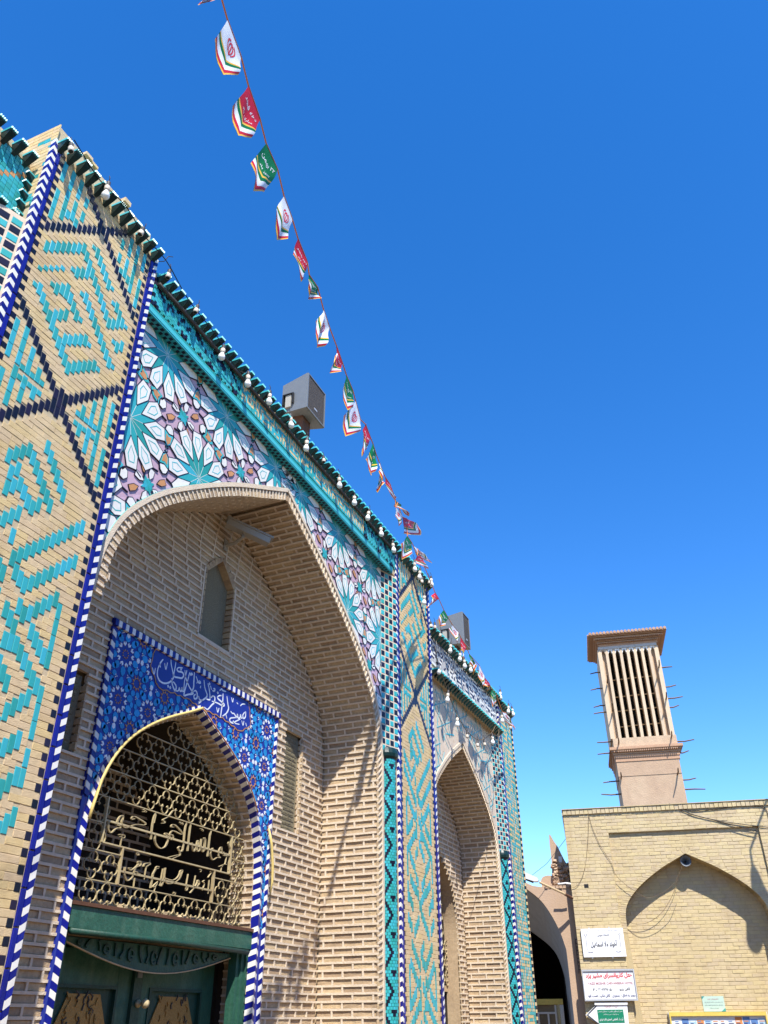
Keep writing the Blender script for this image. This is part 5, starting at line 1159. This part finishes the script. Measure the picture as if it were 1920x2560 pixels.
for fi, (kd, P) in enumerate(FLAGS):
    P = [Vector(p) for p in P]; A, A1, T_, B1, B = P
    nrm = (B-A).cross(T_-A); nrm = nrm.normalized() if nrm.length > 1e-6 else Vector((1, 0, 0))
    if nrm.x < 0: nrm = -nrm
    q = random.Random(fi*3+1); amp = (.018 if top_w_(P) < .2 else .011)+.012*q.random(); ph = q.random()*6
    top_w, h = (B-A).length, (T_-A).length
    fold = .07 if top_w < .2 else .0
    def pos(s, t, lift=0.):
        bot = A1.lerp(T_, s*2) if s < .5 else T_.lerp(B1, s*2-1)
        p = A.lerp(B, s).lerp(bot, t)
        return p+nrm*(amp*math.sin(ph+s*5+t*3.5)*t+amp*.5*math.sin(ph*2+s*11-t*6)*t+fold*math.sin(s*6.3)*t*.5+lift)
    nth = NTH[cnt[kd]]; cnt[kd] += 1
    lab = '%s, %s of its colour down the cord' % (NAMES[kd], nth)
    t = thing('pennant', lab, 'pennant', tuple((A+B)/2), 'pennants strung along the mosque front')
    m = MB(); NS, NTT = 12, 22; field = {'w': FW, 'r': FR, 'g': FG}[kd]
    def band_mat(s, v):
        e = 1-v                                                     # distance from the pointed hem
        if e < .045: return FY
        if e < .15: return FR
        if e < .26: return FW
        if e < .37: return FG
        if e < .41: return FY
        if min(s, 1-s) < .03 and kd != 'w': return FY
        return field
    # two skins a cloth thickness apart, joined at the hem
    for side, off in ((0, .0012), (1, -.0012)):
        vs = [pos(i/NS, j/NTT, off) for j in range(NTT+1) for i in range(NS+1)]
        for j in range(NTT):
            for i in range(NS):
                f = (j*(NS+1)+i, j*(NS+1)+i+1, (j+1)*(NS+1)+i+1, (j+1)*(NS+1)+i)
                m.f.append(tuple(len(m.v)+x for x in (f if side else f[::-1]))); m.m.append(m.mi(band_mat((i+.5)/NS, (j+.5)/NTT)))
        m.v += [tuple(v) for v in vs]
    part('cloth', m, t, smooth=True)
    # printed mark on both faces
    m = MB()
    for lift in (.003, -.003):
        if kd == 'w':
            for s in EMBLEM:
                L_, R_ = [], []
                for i in range(len(s)):
                    a, b_ = Vector(s[max(i-1, 0)]), Vector(s[min(i+1, len(s)-1)]); d = (b_-a).normalized(); n_ = Vector((-d.y, d.x))*.022
                    c_ = Vector(s[i]); L_.append(pos(.5+(c_.x+n_.x), .31-(c_.y+n_.y)*.62, lift)); R_.append(pos(.5+(c_.x-n_.x), .31-(c_.y-n_.y)*.62, lift))
                m.quadstrip(L_, R_, INKR)
        else:
            for (V, Fs, r), y, hh in TXM[kd]:
                wd = .78 if hh > .1 else .55
                m.add([pos(1-(.5+(v[0]-.5)*wd) if False else .5+(v[0]-.5)*wd, y-.02-(v[1]/r-.5)*hh, lift) for v in V], Fs, FW)
    part('emblem' if kd == 'w' else 'lettering', m, t)

# ================================================================== yellow brick hall across the street end
ANG = math.radians(11.3); OL = Vector((.065, 19, 0)); UL = Vector((math.cos(ANG), math.sin(ANG), 0)); NL = Vector((math.sin(ANG), -math.cos(ANG), 0))
def XL(off=0.): return frame(OL+NL*off, UL, (0, 0, 1))
HALL = thing('brick_hall', 'low yellow brick hall with a shallow pointed blind arch and brick cornice', 'building', tuple(OL+UL*3))
hb = MB(); A1, A2, AC = 1.03, 3.83, 2.43
ARC = spline([(0, 4.57), (.22, 4.46), (.52, 4.31), (.88, 4.08), (1.16, 3.85), (1.34, 3.62), (1.40, 3.38), (1.40, 3.1)], 3)
ah = ccw([(AC+1.40, -1)]+[(AC+w, z) for w, z in ARC][::-1]+[(AC-w, z) for w, z in ARC[1:]]+[(AC-1.40, -1)])
hb.box(XL(), -.0, .92, 0, 5.44, -3, -.005, LIBM); hb.box(XL(), .92, 9, 5.03, 5.44, -3, -.005, LIBM); hb.box(XL(), 3.98, 9, 0, 5.03, -3, -.005, LIBM)
for q_ in cut([(.92, 0), (3.98, 0), (3.98, 5.03), (.92, 5.03)], ah): hb.prism(XL(), q_, -.5, -.065, LIBM)
hb.box(XL(), .9, 4.0, 0, 5.0, -3, -.425, LIBM)
part('hall_wall', hb, HALL)
K_l = Kit('wall_brick', HALL, 'wall_brickwork'); K_l2 = Kit('arch_brick', HALL, 'arch_brickwork'); q = random.Random(9)
def courses(k, X, z0, z1, iv, parent, seed, mat=LIBB):
    q = random.Random(seed); z = z0; n = 0
    while z < z1:
        for a0, a1 in iv(z+.031):
            a = a0-(.11 if n % 2 else 0)-q.uniform(0, .03)
            while a < a1:
                b0, b1 = max(a, a0), min(a+.222, a1)
                if b1-b0 > .02: k.put(X, (b0+b1)/2, z+.031, b1-b0-.005, .060, -.012, .012+q.uniform(-.004, .003), mat, 'flat%d' % q.randrange(4), q.uniform(-.008, .008), parent=parent)
                a += .228
        z += .0685; n += 1
courses(K_l, XL(), 1.2, 5.42, lambda z: [(0, .92), (3.98, 5.6)] if z < 5.03 else [(0, 5.6)], HALL, 1)
courses(K_l, XL(-.06), 1.2, 5.03, lambda z: (minus([(.92, 3.98)], [(AC-half_at(ARC, z)-.13, AC+half_at(ARC, z)+.13)]) if z < 4.57 else [(.92, AC-.10), (AC+.10, 3.98)] if z < 4.68 else [(.92, 3.98)]), HALL, 2)
courses(K_l2, XL(-.42), 1.2, 4.55, lambda z: [(AC-half_at(ARC, z), AC+half_at(ARC, z))] if half_at(ARC, z) > .05 else [], HALL, 3)
s = [(AC-w, z) for w, z in ARC[::-1]]+[(AC+w, z) for w, z in ARC[1:]]; so = [(AC-w-.13, z+.02) for w, z in ARC[::-1]]; so[-1] = (AC, 4.72); so += [(AC+w+.13, z+.02) for w, z in ARC[1:]]
for k in range(len(s)-1):
    for j in range(2):
        l = lambda p, q_, t: (p[0]+(q_[0]-p[0])*t, p[1]+(q_[1]-p[1])*t)
        Q = ccw([l(s[k], s[k+1], j/2+.03), l(s[k], s[k+1], j/2+.46), l(so[k], so[k+1], j/2+.46), l(so[k], so[k+1], j/2+.03)]); K_l2.raw([(*p, -.36) for p in Q]+[(*p, R.uniform(-.003, .002)) for p in Q], [(4, 5, 6, 7), (0, 1, 5, 4), (1, 2, 6, 5), (2, 3, 7, 6), (3, 0, 4, 7)], LIBB, XL(-.06), HALL)
m = MB(); n = 0
for k in range(62): K_l.put(XL(.03), .045+.091*k, 5.49, .080, .105, -.05, .055+R.uniform(-.004, .004), LIBB, 'flat%d' % (k % 4), parent=HALL)
m.box(XL(), -.02, 9, 5.432, 5.54, -2.9, .015, LIBM); m.box(XL(), -.02, 9, 5.545, 5.56, -2.9, .05, LIBM); part('coping', m, HALL)
for k in range(46): K_l2.put(XL(-.03), .95+.0665*k, 5.085, .060, .11, -.04, .046, LIBB, 'flat%d' % (k % 4), parent=HALL)
K_l.flush(); K_l2.flush()
m = MB(); m.box(XL(), .27, .36, 3.965, 4.035, -.05, .003, BLACK); part('drain_hole', m, HALL)
for a, pts, mat, lab in (('power_cable', [(2.284, 5.57), (2.573, 5.442), (2.75, 5.402), (3.18, 5.411), (3.642, 5.443), (4.089, 5.426), (4.196, 5.375), (4.227, 5.2), (4.26, 4.9)], WIRE, 'thick black cable looping along under the coping of the brick hall'),
      ('power_cable', [(2.284, 5.57), (2.451, 5.448), (2.847, 5.275), (3.422, 5.126), (4.163, 4.995), (4.8, 4.9)], WIRE, 'black cable slanting down right across the top of the recess of the hall'),
      ('thin_cable', [(2.314, 5.56), (2.647, 5.346), (3.076, 5.203), (3.944, 4.928)], WIRE, 'lowest thin cable fanning out from the coping over the blind arch'),
      ('thin_cable', [(.573, 5.56), (.528, 5.264), (.473, 4.927), (.362, 4.45), (.246, 4.16), (.118, 4.004), (.021, 3.978)], WIREB, 'thin cable hanging from the coping to the left edge of the hall'),
      ('thin_cable', [(.557, 5.40), (.608, 5.105), (.719, 4.765), (.888, 4.43), (.945, 4.193), (1.101, 4.014), (1.289, 3.865), (1.507, 3.731), (1.786, 3.793), (2.018, 3.927), (2.162, 4.064), (2.314, 4.317)], WIREB, 'thin cable from the coping across the arch up to the horn speaker'),
      ('thin_cable', [(1.06, 3.368), (1.167, 3.296), (1.403, 3.29), (1.656, 3.393), (1.864, 3.567), (2.056, 3.812), (2.166, 4.007), (2.314, 4.317)], WIREB, 'lower thin cable drooping inside the blind arch below the horn speaker')):
    m = MB(); m.tube(spline([tuple(XL(.02) @ Vector((p[0], p[1], -.35 if lab.startswith('lower') else 0))) for p in pts], 4), .008 if mat is WIRE else .0045, mat, 5); top(link(a, m.mesh(a)), lab, 'cable')
# horn speaker in the crown of the arch
c = XL(-.30) @ Vector((2.42, 4.43, 0)); t = thing('horn_speaker', 'grey horn loudspeaker hung in the crown of the blind arch', 'horn speaker', tuple(c))
Xh = frame(c, UL, (0, 0, 1))
m = MB(); m.lathe([(.03, -.1), (.04, 0), (.06, .08), (.105, .16), (.112, .165), (.10, .158), (.055, .075), (.03, .02), (.0, .02)], GREYP, 18, Xh); part('horn', m, t, smooth=True)
m = MB(); m.lathe([(.022, .0), (.024, .09), (.0, .10)], BLACK, 10, Xh); part('driver', m, t); m = MB(); m.box(Xh, -.015, .015, .02, .14, -.1, -.05, BLACK); part('bracket', m, t)

c = XL(2.1) @ Vector((4.78, 6.93, 0)); t = thing('street_lantern', 'bell shaped street lamp on a wall arm above the right end of the hall', 'street lamp', tuple(c))
m = MB(); m.lathe([(.02, .75), (.05, .68), (.07, .6), (.13, .25), (.17, .05), (.16, .0), (.10, -.12), (.0, -.16)], GREYP, 14, Matrix.Translation(c)); part('lamp_shade', m, t, smooth=True)
m = MB(); m.tube([(4.78, 7.68, 2.1), (4.78, 7.9, 2.05), (5.2, 7.8, 1.0), (5.6, 6.4, .02), (5.6, 5.3, .02)], .025, DIRON, 6, XL()); part('lamp_arm', m, t)
# signs on the hall
def board(name, label, cat, a0, a1, b0, b1, off, lines, frame_mat=None, face=SIGNW, th=.03):
    X = XL(off); t = thing(name, label, cat, tuple(X @ Vector(((a0+a1)/2, b0, 0))))
    m = MB(); m.box(X, a0, a1, b0, b1, -th, 0, face); part('panel', m, t)
    if frame_mat: m = MB(); m.band(X, [(a0+.012, b0+.012), (a1-.012, b0+.012), (a1-.012, b1-.012), (a0+.012, b1-.012)], .035, -th, .022, frame_mat, True); part('frame', m, t)
    m = MB()
    for body, f0, f1, mid, hh, mat, bold, fars in lines: write(m, X, body, a0+(a1-a0)*f0, a0+(a1-a0)*f1, b0+(b1-b0)*mid, (b1-b0)*hh, .004, mat, bold, fars)
    return t, m, X
t, m, X = board('wall_sign', 'white sign with black calligraphic name and thin ornament border, topmost of the signs', 'sign', .09, .93, 2.675, 3.19, .05,
    [('کانون فرهنگی هنری و انتشارات مسجد', .12, .88, .925, .05, INKB, 0, True), ('کتابخانه عمومی', .38, .66, .76, .12, INKK, 0, True), ('آخوند ملا اسماعیل', .20, .82, .44, .26, INKK, .022, True)])
for s in (-1, 1):
    cx = .51+s*.335
    m.band(X, [(cx, 2.80), (cx, 3.06)], .006, 0, .004, INKK)
    for k in (-1, 1): m.band(X, [(cx+.012*k, 3.06), (cx+.022*k, 3.075), (cx+.014*k, 3.10)], .007, 0, .004, INKK)
    for k in range(7): a = k*.9; m.band(X, [(cx-s*(.01+.014*k), 2.76-.012*math.sin(a)), (cx-s*(.02+.014*k), 2.765+.012*math.cos(a)), (cx-s*(.028+.014*k), 2.755)], .005, 0, .004, INKB)
part('lettering', m, t); m = MB()
for a in (.26, .66): m.box(X, a-.012, a+.012, 3.185, 3.215, -.03, -.01, SIGNF); m.box(X, a-.012, a+.012, 2.65, 2.68, -.03, -.01, SIGNF)
part('clip', m, t)
t, m, X = board('wall_sign', 'framed white hotel sign with red Persian heading and phone number, middle of the signs', 'sign', .01, 1.03, 1.915, 2.45, .10,
    [('هتل کاروانسرای مشیر یزد', .07, .95, .80, .19, INKR, .035, True), ('YAZD MOSHIR CARVANSERAI HOTEL', .10, .95, .555, .075, INKP, .012, False), ('۳۶۲۲۷۰۵۰ - ۴', .18, .55, .36, .11, INKK, .022, True), ('تلفن رزرو', .68, .88, .36, .12, INKK, .022, True),
     ('مجهز به اطاق - رستوران - کافی شاپ - فست فود', .07, .96, .15, .14, INKB, .022, True)], SIGNF)
part('lettering', m, t)
X = XL(.08); t = thing('direction_sign', 'white arrow shaped sign with a green panel pointing left, lowest of the signs', 'sign', tuple(X @ Vector((.4, 1.4, 0))))
m = MB(); m.prism(X, [(.22, 1.85), (.81, 1.85), (.79, 1.50), (.24, 1.50), (-.01, 1.68)], -.03, 0, SIGNW); part('panel', m, t)
m = MB(); m.band(X, [(.23, 1.835), (.035, 1.68), (.25, 1.51)], .014, 0, .004, INKK); m.band(X, [(.21, 1.83), (.012, 1.68), (.23, 1.51)], .008, 0, .004, INKK); m.box(X, .19, .82, 1.845, 1.885, -.03, .02, SIGNW); part('arrow_border', m, t)
m = MB(); m.box(X, .225, .72, 1.545, 1.765, -.01, .004, INKG); part('green_field', m, t)
m = MB(); write(m, X, 'بیت الزهرا', .38, .62, 1.815, .045, .004, INKP); write(m, X, 'دفتر پاسخگویی تلفنی به مسائل شرعی', .24, .70, 1.735, .035, .008, SIGNW); write(m, X, 'و مراجعات دینی و تلگرام', .34, .62, 1.685, .03, .008, SIGNW); write(m, X, 'آیت ا... العظمی احمدی فقیه یزدی', .25, .70, 1.605, .06, .008, SIGNW, .012); part('lettering', m, t)
t, m, X = board('wall_notice', 'small pale green notice fixed low on the wall right of the signs', 'notice', 2.275, 2.685, 1.72, 1.98, -.41, [('شهروندان عزیز', .25, .75, .82, .13, INKP, 0, True), ('تا حد ممکن از نصب اطلاعیه های تبلیغاتی', .08, .92, .60, .11, INKB, 0, True), ('محل های مجاز شهرداری استفاده نمایید', .08, .92, .42, .11, INKB, 0, True), ('شهرداری منطقه', .3, .7, .22, .09, INKB, 0, True)], None, NOTICE, .008)
m.prism(X, [(2.275, 1.98), (2.33, 1.98), (2.275, 1.93)], 0, .002, NOTT); m.prism(X, [(2.685, 1.72), (2.685, 1.78), (2.60, 1.72)], 0, .002, NOTT); part('lettering', m, t)
X = XL(-.36); t = thing('notice_board', 'yellow framed notice board full of posters at the foot of the wall', 'notice board', tuple(X @ Vector((2.5, 1.0, 0))))
m = MB(); m.box(X, 1.58, 3.42, .9, 1.71, -.05, 0, LEDW); part('backing', m, t)
m = MB(); m.band(X, [(1.61, .93), (3.39, .93), (3.39, 1.68), (1.61, 1.68)], .07, -.05, .05, BOARDY, True); part('frame', m, t)
q = random.Random(5)
for k in range(12):
    a = 1.68+.142*k; m = MB(); m.box(X, a, a+.125, 1.1+q.uniform(0, .1), 1.60+q.uniform(-.03, .03), 0, .004, PAPER[q.randrange(4)])
    for j in range(5): m.box(X, a+.012, a+.11-q.uniform(0, .04), 1.55-.035*j, 1.565-.035*j, .004, .006, PAPER[q.randrange(4)] if j == 0 else INKB)
    part('poster', m, t)

# ================================================================== wind tower beyond the hall
XW = lambda off=0.: XL(-12+off)
t = thing('wind_tower', 'tall mud plastered wind tower with slotted vents and projecting wooden poles', 'tower', tuple(XW(-1.1) @ Vector((3.13, 0, 0)))); WT = t
a0, a1, D = 2.06, 4.23, 2.15
m = MB(); m.box(XW(), a0, a1, 0, 9.04, -D, 0, TOWER); part('shaft', m, t)
m = MB(); m.box(XW(), a0-.02, a1+.0, 9.045, 9.60, -D-.02, .015, TOWER); part('plaster_band', m, t)
def flare(z0, z1, z2, o0, o1, mat, steps, name, teeth=0):
    m = MB(); n = steps
    P = [(o0+(o1-o0)*(1-math.cos(math.pi/2*i/n)), z0+(z1-z0)*math.sin(math.pi/2*i/n)) for i in range(n+1)]
    for i in range(n):
        o, z, zn = P[i+1][0], P[i][1], P[i+1][1]; m.box(XW(), a0-o, a1+o, z, zn-.004, -D-o, o, mat)
    m.box(XW(), a0-o1, a1+o1, z1, z2, -D-o1, o1, mat); part(name, m, t)
    return P
flare(9.56, 9.98, 10.06, .03, .20, TOWERR, 5, 'lower_cornice')
m = MB()
for k in range(34): m.box(XW(), a0-.06+.0665*k, a0-.06+.0665*k+.035, 9.88, 9.93, .1, .19, TOWERR)
part('dentils', m, t)
m = MB(); m.box(XW(), a0-.03, a1+.05, 10.06, 10.42, -D, .02, TOWER); part('sill_band', m, t)
z0, z1 = 10.42, 13.78
m = MB(); m.box(XW(), a0+.1, a1-.1, z0, 14.1, -D+.2, -1.15, DARK); part('inner_core', m, t)
n = 8; pw = (a1-.06-(a0-.02))/n
for k in range(n+1):
    a = a0-.02+k*pw; w = .052 if 0 < k < n else .075
    m = MB(); m.box(XW(), a-w, a+w, z0, z1+.12, -.55 if 0 < k < n else -D, .01, TOWERP); part('vent_pier', m, t)
for k in (0, n-1): m = MB(); m.box(XW(), a0-.02+k*pw+.05, a0-.02+(k+1)*pw-.05, z0, z1+.12, -.3, -.16, TOWER); part('blind_vent', m, t)
for k in range(n):
    a, b_ = a0-.02+k*pw+.05, a0-.02+(k+1)*pw-.05; c_ = (a+b_)/2; m = MB()
    m.prism(XW(), [(a-.005, z1-.10), (a+.02, z1-.02), (c_-.02, z1+.07), (c_, z1+.10), (c_, z1+.13), (a-.005, z1+.13)], -.2, .004, WHITE if 0 < k < n else TOWER); m.prism(XW(), [(b_+.005, z1-.10), (b_-.02, z1-.02), (c_+.02, z1+.07), (c_, z1+.10), (c_, z1+.13), (b_+.005, z1+.13)], -.2, .004, WHITE if 0 < k < n else TOWER); part('vent_head', m, t)
m = MB(); m.box(XW(), a0-.06, a1-.02, z1+.13, 14.02, -D, .03, LIME); part('head_band', m, t)
m = MB(); m.box(XW(), a0, a0+.05, z0, z1+.1, -D, -.2, TOWER); m.box(XW(), a1-.09, a1, z0, z1+.1, -D, -.2, TOWER); m.box(XW(), a0, a1, z0, 14.1, -D, -D+.1, TOWER); part('side_wall', m, t)
flare(14.02, 14.40, 14.44, .02, .36, TOWERR, 6, 'eaves')
m = MB()
for j, z in enumerate((14.13, 14.24)):
    for k in range(36): m.box(XW(), a0-.08-.1*j+.067*k*(1+.09*j), a0-.08-.1*j+.067*k*(1+.09*j)+.036, z, z+.04, .05+.1*j, .14+.13*j, TOWERR)
part('eaves_dentils', m, t)
m = MB()
for k in range(22):
    a = a0-.36+.134*k; m.tube([(a+.06, 14.46, -D-.36), (a+.06, 14.46, .39)], .058, TOWERR, 7, XW())
for k in range(20): zz_ = -D-.3+.14*k; m.tube([(a0-.42, 14.45, zz_), (a0-.2, 14.46, zz_)], .045, TOWERR, 6, XW()); m.tube([(a1+.2, 14.46, zz_), (a1+.42, 14.45, zz_)], .045, TOWERR, 6, XW())
part('roof_tiles', m, t)
q = random.Random(8)
for z in (13.05, 12.5, 11.9, 11.45, 10.32, 9.85, 8.95, 8.6):         # poles through the tower
    for s in (-1, 1):
        L = q.uniform(.38, .72); a = a0-.02 if s < 0 else a1; zz_ = z+q.uniform(-.12, .12); m = MB(); d = q.uniform(-.5, -.15) if s < 0 else q.uniform(-.6, -.1)
        m.tube([(a-s*.1, zz_, d), (a+s*L*.5, zz_+q.uniform(-.02, .03), d), (a+s*L, zz_+q.uniform(-.03, .06), d)], [.030, .026, .020], WOOD, 6, XW()); part('pole', m, t)
for a, z in ((a0+.10, 12.6), (a1-.10, 13.0), (a0+.13, 11.5), (a1-.06, 11.75), (a0+.15, 10.2), (a1-.14, 10.3), (a0+.05, 8.97), (a1-.16, 9.0)):
    m = MB(); m.tube([(a, z, -.1), (a+.01, z+.03, .25), (a-.01, z+.10, .55)], [.03, .026, .02], WOOD, 6, XW()); part('pole', m, t)
for z in (12.78, 12.1, 11.55, 10.95):
    m = MB(); m.tube([(a0+.3, z-.03, -.3), (a0+1.0, z, -.28), (a1-.3, z+.02, -.3)], .022, PALEW, 6, XW()); part('vent_pole', m, t)

# ================================================================== arched passage, mud ruin, lamp, ladder and window at the corner
XA = lambda off=0.: XL(-.25+off) @ Matrix.Translation((0, 1.6, 0)) @ Matrix.Diagonal((.905, .916, 1, 1)) @ Matrix.Translation((0, -1.6, 0))
PASS = thing('passage_arch', 'mud plastered archway with a pale lime soffit beside the brick hall', 'archway', tuple(XA(-1) @ Vector((-1.2, 0, 0))))
ao = spline([(-1.95, 4.62), (-1.35, 4.42), (-1.03, 4.22), (-.71, 3.94), (-.45, 3.5), (-.30, 3.05), (-.27, 2.6), (-.27, .0)], 4)
m = MB(); m.prism(XA(), ao+[(.15, 0), (.15, 4.24), (-1.95, 4.70)][:1]+[(.15, 4.24), (-.72, 4.27), (-.9, 4.30), (-1.2, 4.45), (-1.95, 4.75)], -.35, 0, MUD); part('arch_wall', m, PASS)
ai = spline([(-1.95, 3.75), (-1.4, 3.62), (-1.03, 3.42), (-.62, 3.06), (-.45, 2.62), (-.41, 2.1), (-.41, 0)], 4)
m = MB(); m.quadstrip([(*p, -.30) for p in ao], [(p[0], p[1], -1.6) for p in [ai[min(int(i*len(ai)/len(ao)), len(ai)-1)] for i in range(len(ao))]], LIME, XA()); part('soffit', m, PASS)
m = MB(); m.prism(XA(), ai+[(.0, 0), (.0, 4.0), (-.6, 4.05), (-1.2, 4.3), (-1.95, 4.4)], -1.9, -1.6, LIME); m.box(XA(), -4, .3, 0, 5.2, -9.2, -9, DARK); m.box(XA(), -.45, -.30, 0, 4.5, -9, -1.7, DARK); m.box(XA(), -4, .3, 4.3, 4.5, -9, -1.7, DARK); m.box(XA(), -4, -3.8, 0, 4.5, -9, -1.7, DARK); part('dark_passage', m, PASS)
m = MB()
for k in range(9): m.box(XA(), -.62+.085*k, -.62+.085*k+.07, 4.225+R.uniform(-.01, .01), 4.275+R.uniform(0, .015), -.2, .02+R.uniform(-.01, .02), MUDD)
part('brick_course', m, PASS)
t = thing('ruined_wall', 'crumbling mud brick ruin with a tall broken spike above the archway', 'ruin', tuple(XA(-.5) @ Vector((-.3, 4.25, 0))))
m = MB(); m.prism(XA(), [(-.70, 4.27), (-.71, 4.46), (-.66, 4.53), (-.60, 4.55), (-.52, 4.56), (-.43, 4.55), (-.41, 4.8), (-.405, 5.05), (-.41, 5.25), (-.40, 5.48), (-.365, 5.47), (-.30, 5.33), (-.22, 5.20), (-.16, 5.05), (-.10, 4.90), (-.06, 4.82), (.02, 4.78), (.1, 4.4), (.1, 4.27)], -.75, -.32, MUD); part('ruin_mass', m, t)
m = MB(); q = random.Random(31)
for k in range(90):
    a, z = q.uniform(-.42, .04), q.uniform(4.3, 5.0)
    if a < -.25 and z > 4.9: continue
    if a > -.3 and z > 4.80: continue
    X_ = XA(-.33) @ Matrix.Translation((a, z, 0)) @ Matrix.Rotation(q.uniform(-.6, .6), 4, 'Z') @ Matrix.Rotation(q.uniform(-.5, .5), 4, 'X'); s_ = q.uniform(.02, .055)
    m.add(*(lambda S_: ([(v[0]*s_*2, v[1]*s_*1.3, v[2]*s_*2) for v in S_[0]], S_[1]))(_rough_unit(k, .12, .10, .12)), MUDD, X_)
part('loose_rubble', m, t, 'stuff')
m = MB(); m.box(XA(-.3), -.23, -.15, 4.84, 4.97, -.1, .0, WHITE); part('meter_box', m, t)
X = XL(.35); t = thing('street_lamp', 'flat white street lamp head on a pale arm beside the archway', 'street lamp', tuple(XL(.2) @ Vector((-.3, 3.9, 0))))
ax = Vector((1.0, -.42, 0)).normalized()
Xq = frame(X @ Vector((-1.0, 4.24, .0)), (XL().to_3x3() @ ax), (XL().to_3x3() @ Vector((.42, 1, 0)).normalized()))
m = MB(); m.prism(Xq, [(0, -.05), (.03, .03), (.10, .045), (.34, .035), (.38, .0), (.37, -.03), (.31, -.055), (.05, -.075)], -.09, .09, LEDW); part('lamp_head', m, t)
m = MB(); m.box(Xq, .03, .29, -.085, -.074, -.07, .07, DIRON); part('led_panel', m, t)
m = MB(); m.tube([(-.64, 4.06, .35), (-.22, 3.87, .22), (.0, 3.78, .03)], .024, PALEW, 8, XL()); m.tube([(-.14, 3.83, .17), (.0, 3.775, .02)], .030, RUST, 8, XL()); part('lamp_arm', m, t)
m = MB(); m.tube([(-.27, 4.05, .02), (-.1, 4.06, .03), (.0, 4.045, .01)], .018, WHITE, 7, XL(.03)); top(link('white_pipe', m.mesh('white_pipe')), 'short white pipe poking from the left edge of the hall', 'pipe')
m = MB(); m.tube([(0, 4.95, 0), (-.457, 4.452, .1), (-.868, 4.169, .2), (-1.6, 3.75, .3)], .005, WIRE, 5, XL()); top(link('thin_cable', m.mesh('thin_cable')), 'thin cable slanting over the sky between the hall and the street lamp', 'cable')
t = thing('iron_ladder', 'narrow black iron ladder in the shaded gap beside the hall', 'ladder', tuple(XL(-.1) @ Vector((-.05, 2.4, 0)))); X = XL(-.12)
m = MB()
for a in (-.045, .03): m.box(X, a-.006, a+.006, 2.40, 3.04, -.01, .01, BLACK)
part('rail', m, t)
for k in range(9): m = MB(); m.box(X, -.045, .03, 2.46+.068*k, 2.472+.068*k, -.008, .008, BLACK); part('rung', m, t)
X = XA(-1.2); t = thing('casement_window', 'cream framed window with tan panes at the foot of the archway', 'window', tuple(X @ Vector((-.8, .8, 0))))
for a0_, a1_, b0_, b1_ in ((-1.5, -.72, 1.76, 1.90), (-.68, -.60, .9, 1.90), (-1.5, -1.13, .9, 1.72), (-1.09, -.9, .9, 1.72), (-.86, -.72, .9, 1.72)): m = MB(); m.box(X, a0_, a1_, b0_, b1_, -.03, -.015, WING); part('pane', m, t)
m = MB(); m.box(X, -1.5, -.51, 1.905, 2.02, -.06, .03, BOARDY); m.box(X, -.595, -.51, .8, 1.90, -.06, .03, WINW); m.box(X, -.72, -.68, .8, 1.90, -.03, .01, WINW); m.box(X, -1.5, -.72, 1.72, 1.76, -.03, .01, WINW)
for a in (-1.13, -.90): m.box(X, a, a+.04, .8, 1.72, -.03, .005, WINW)
part('window_frame', m, t)
m = MB(); m.box(X, -1.6, -.35, 0, .8, -.2, 0, MUD); part('window_sill', m, t)
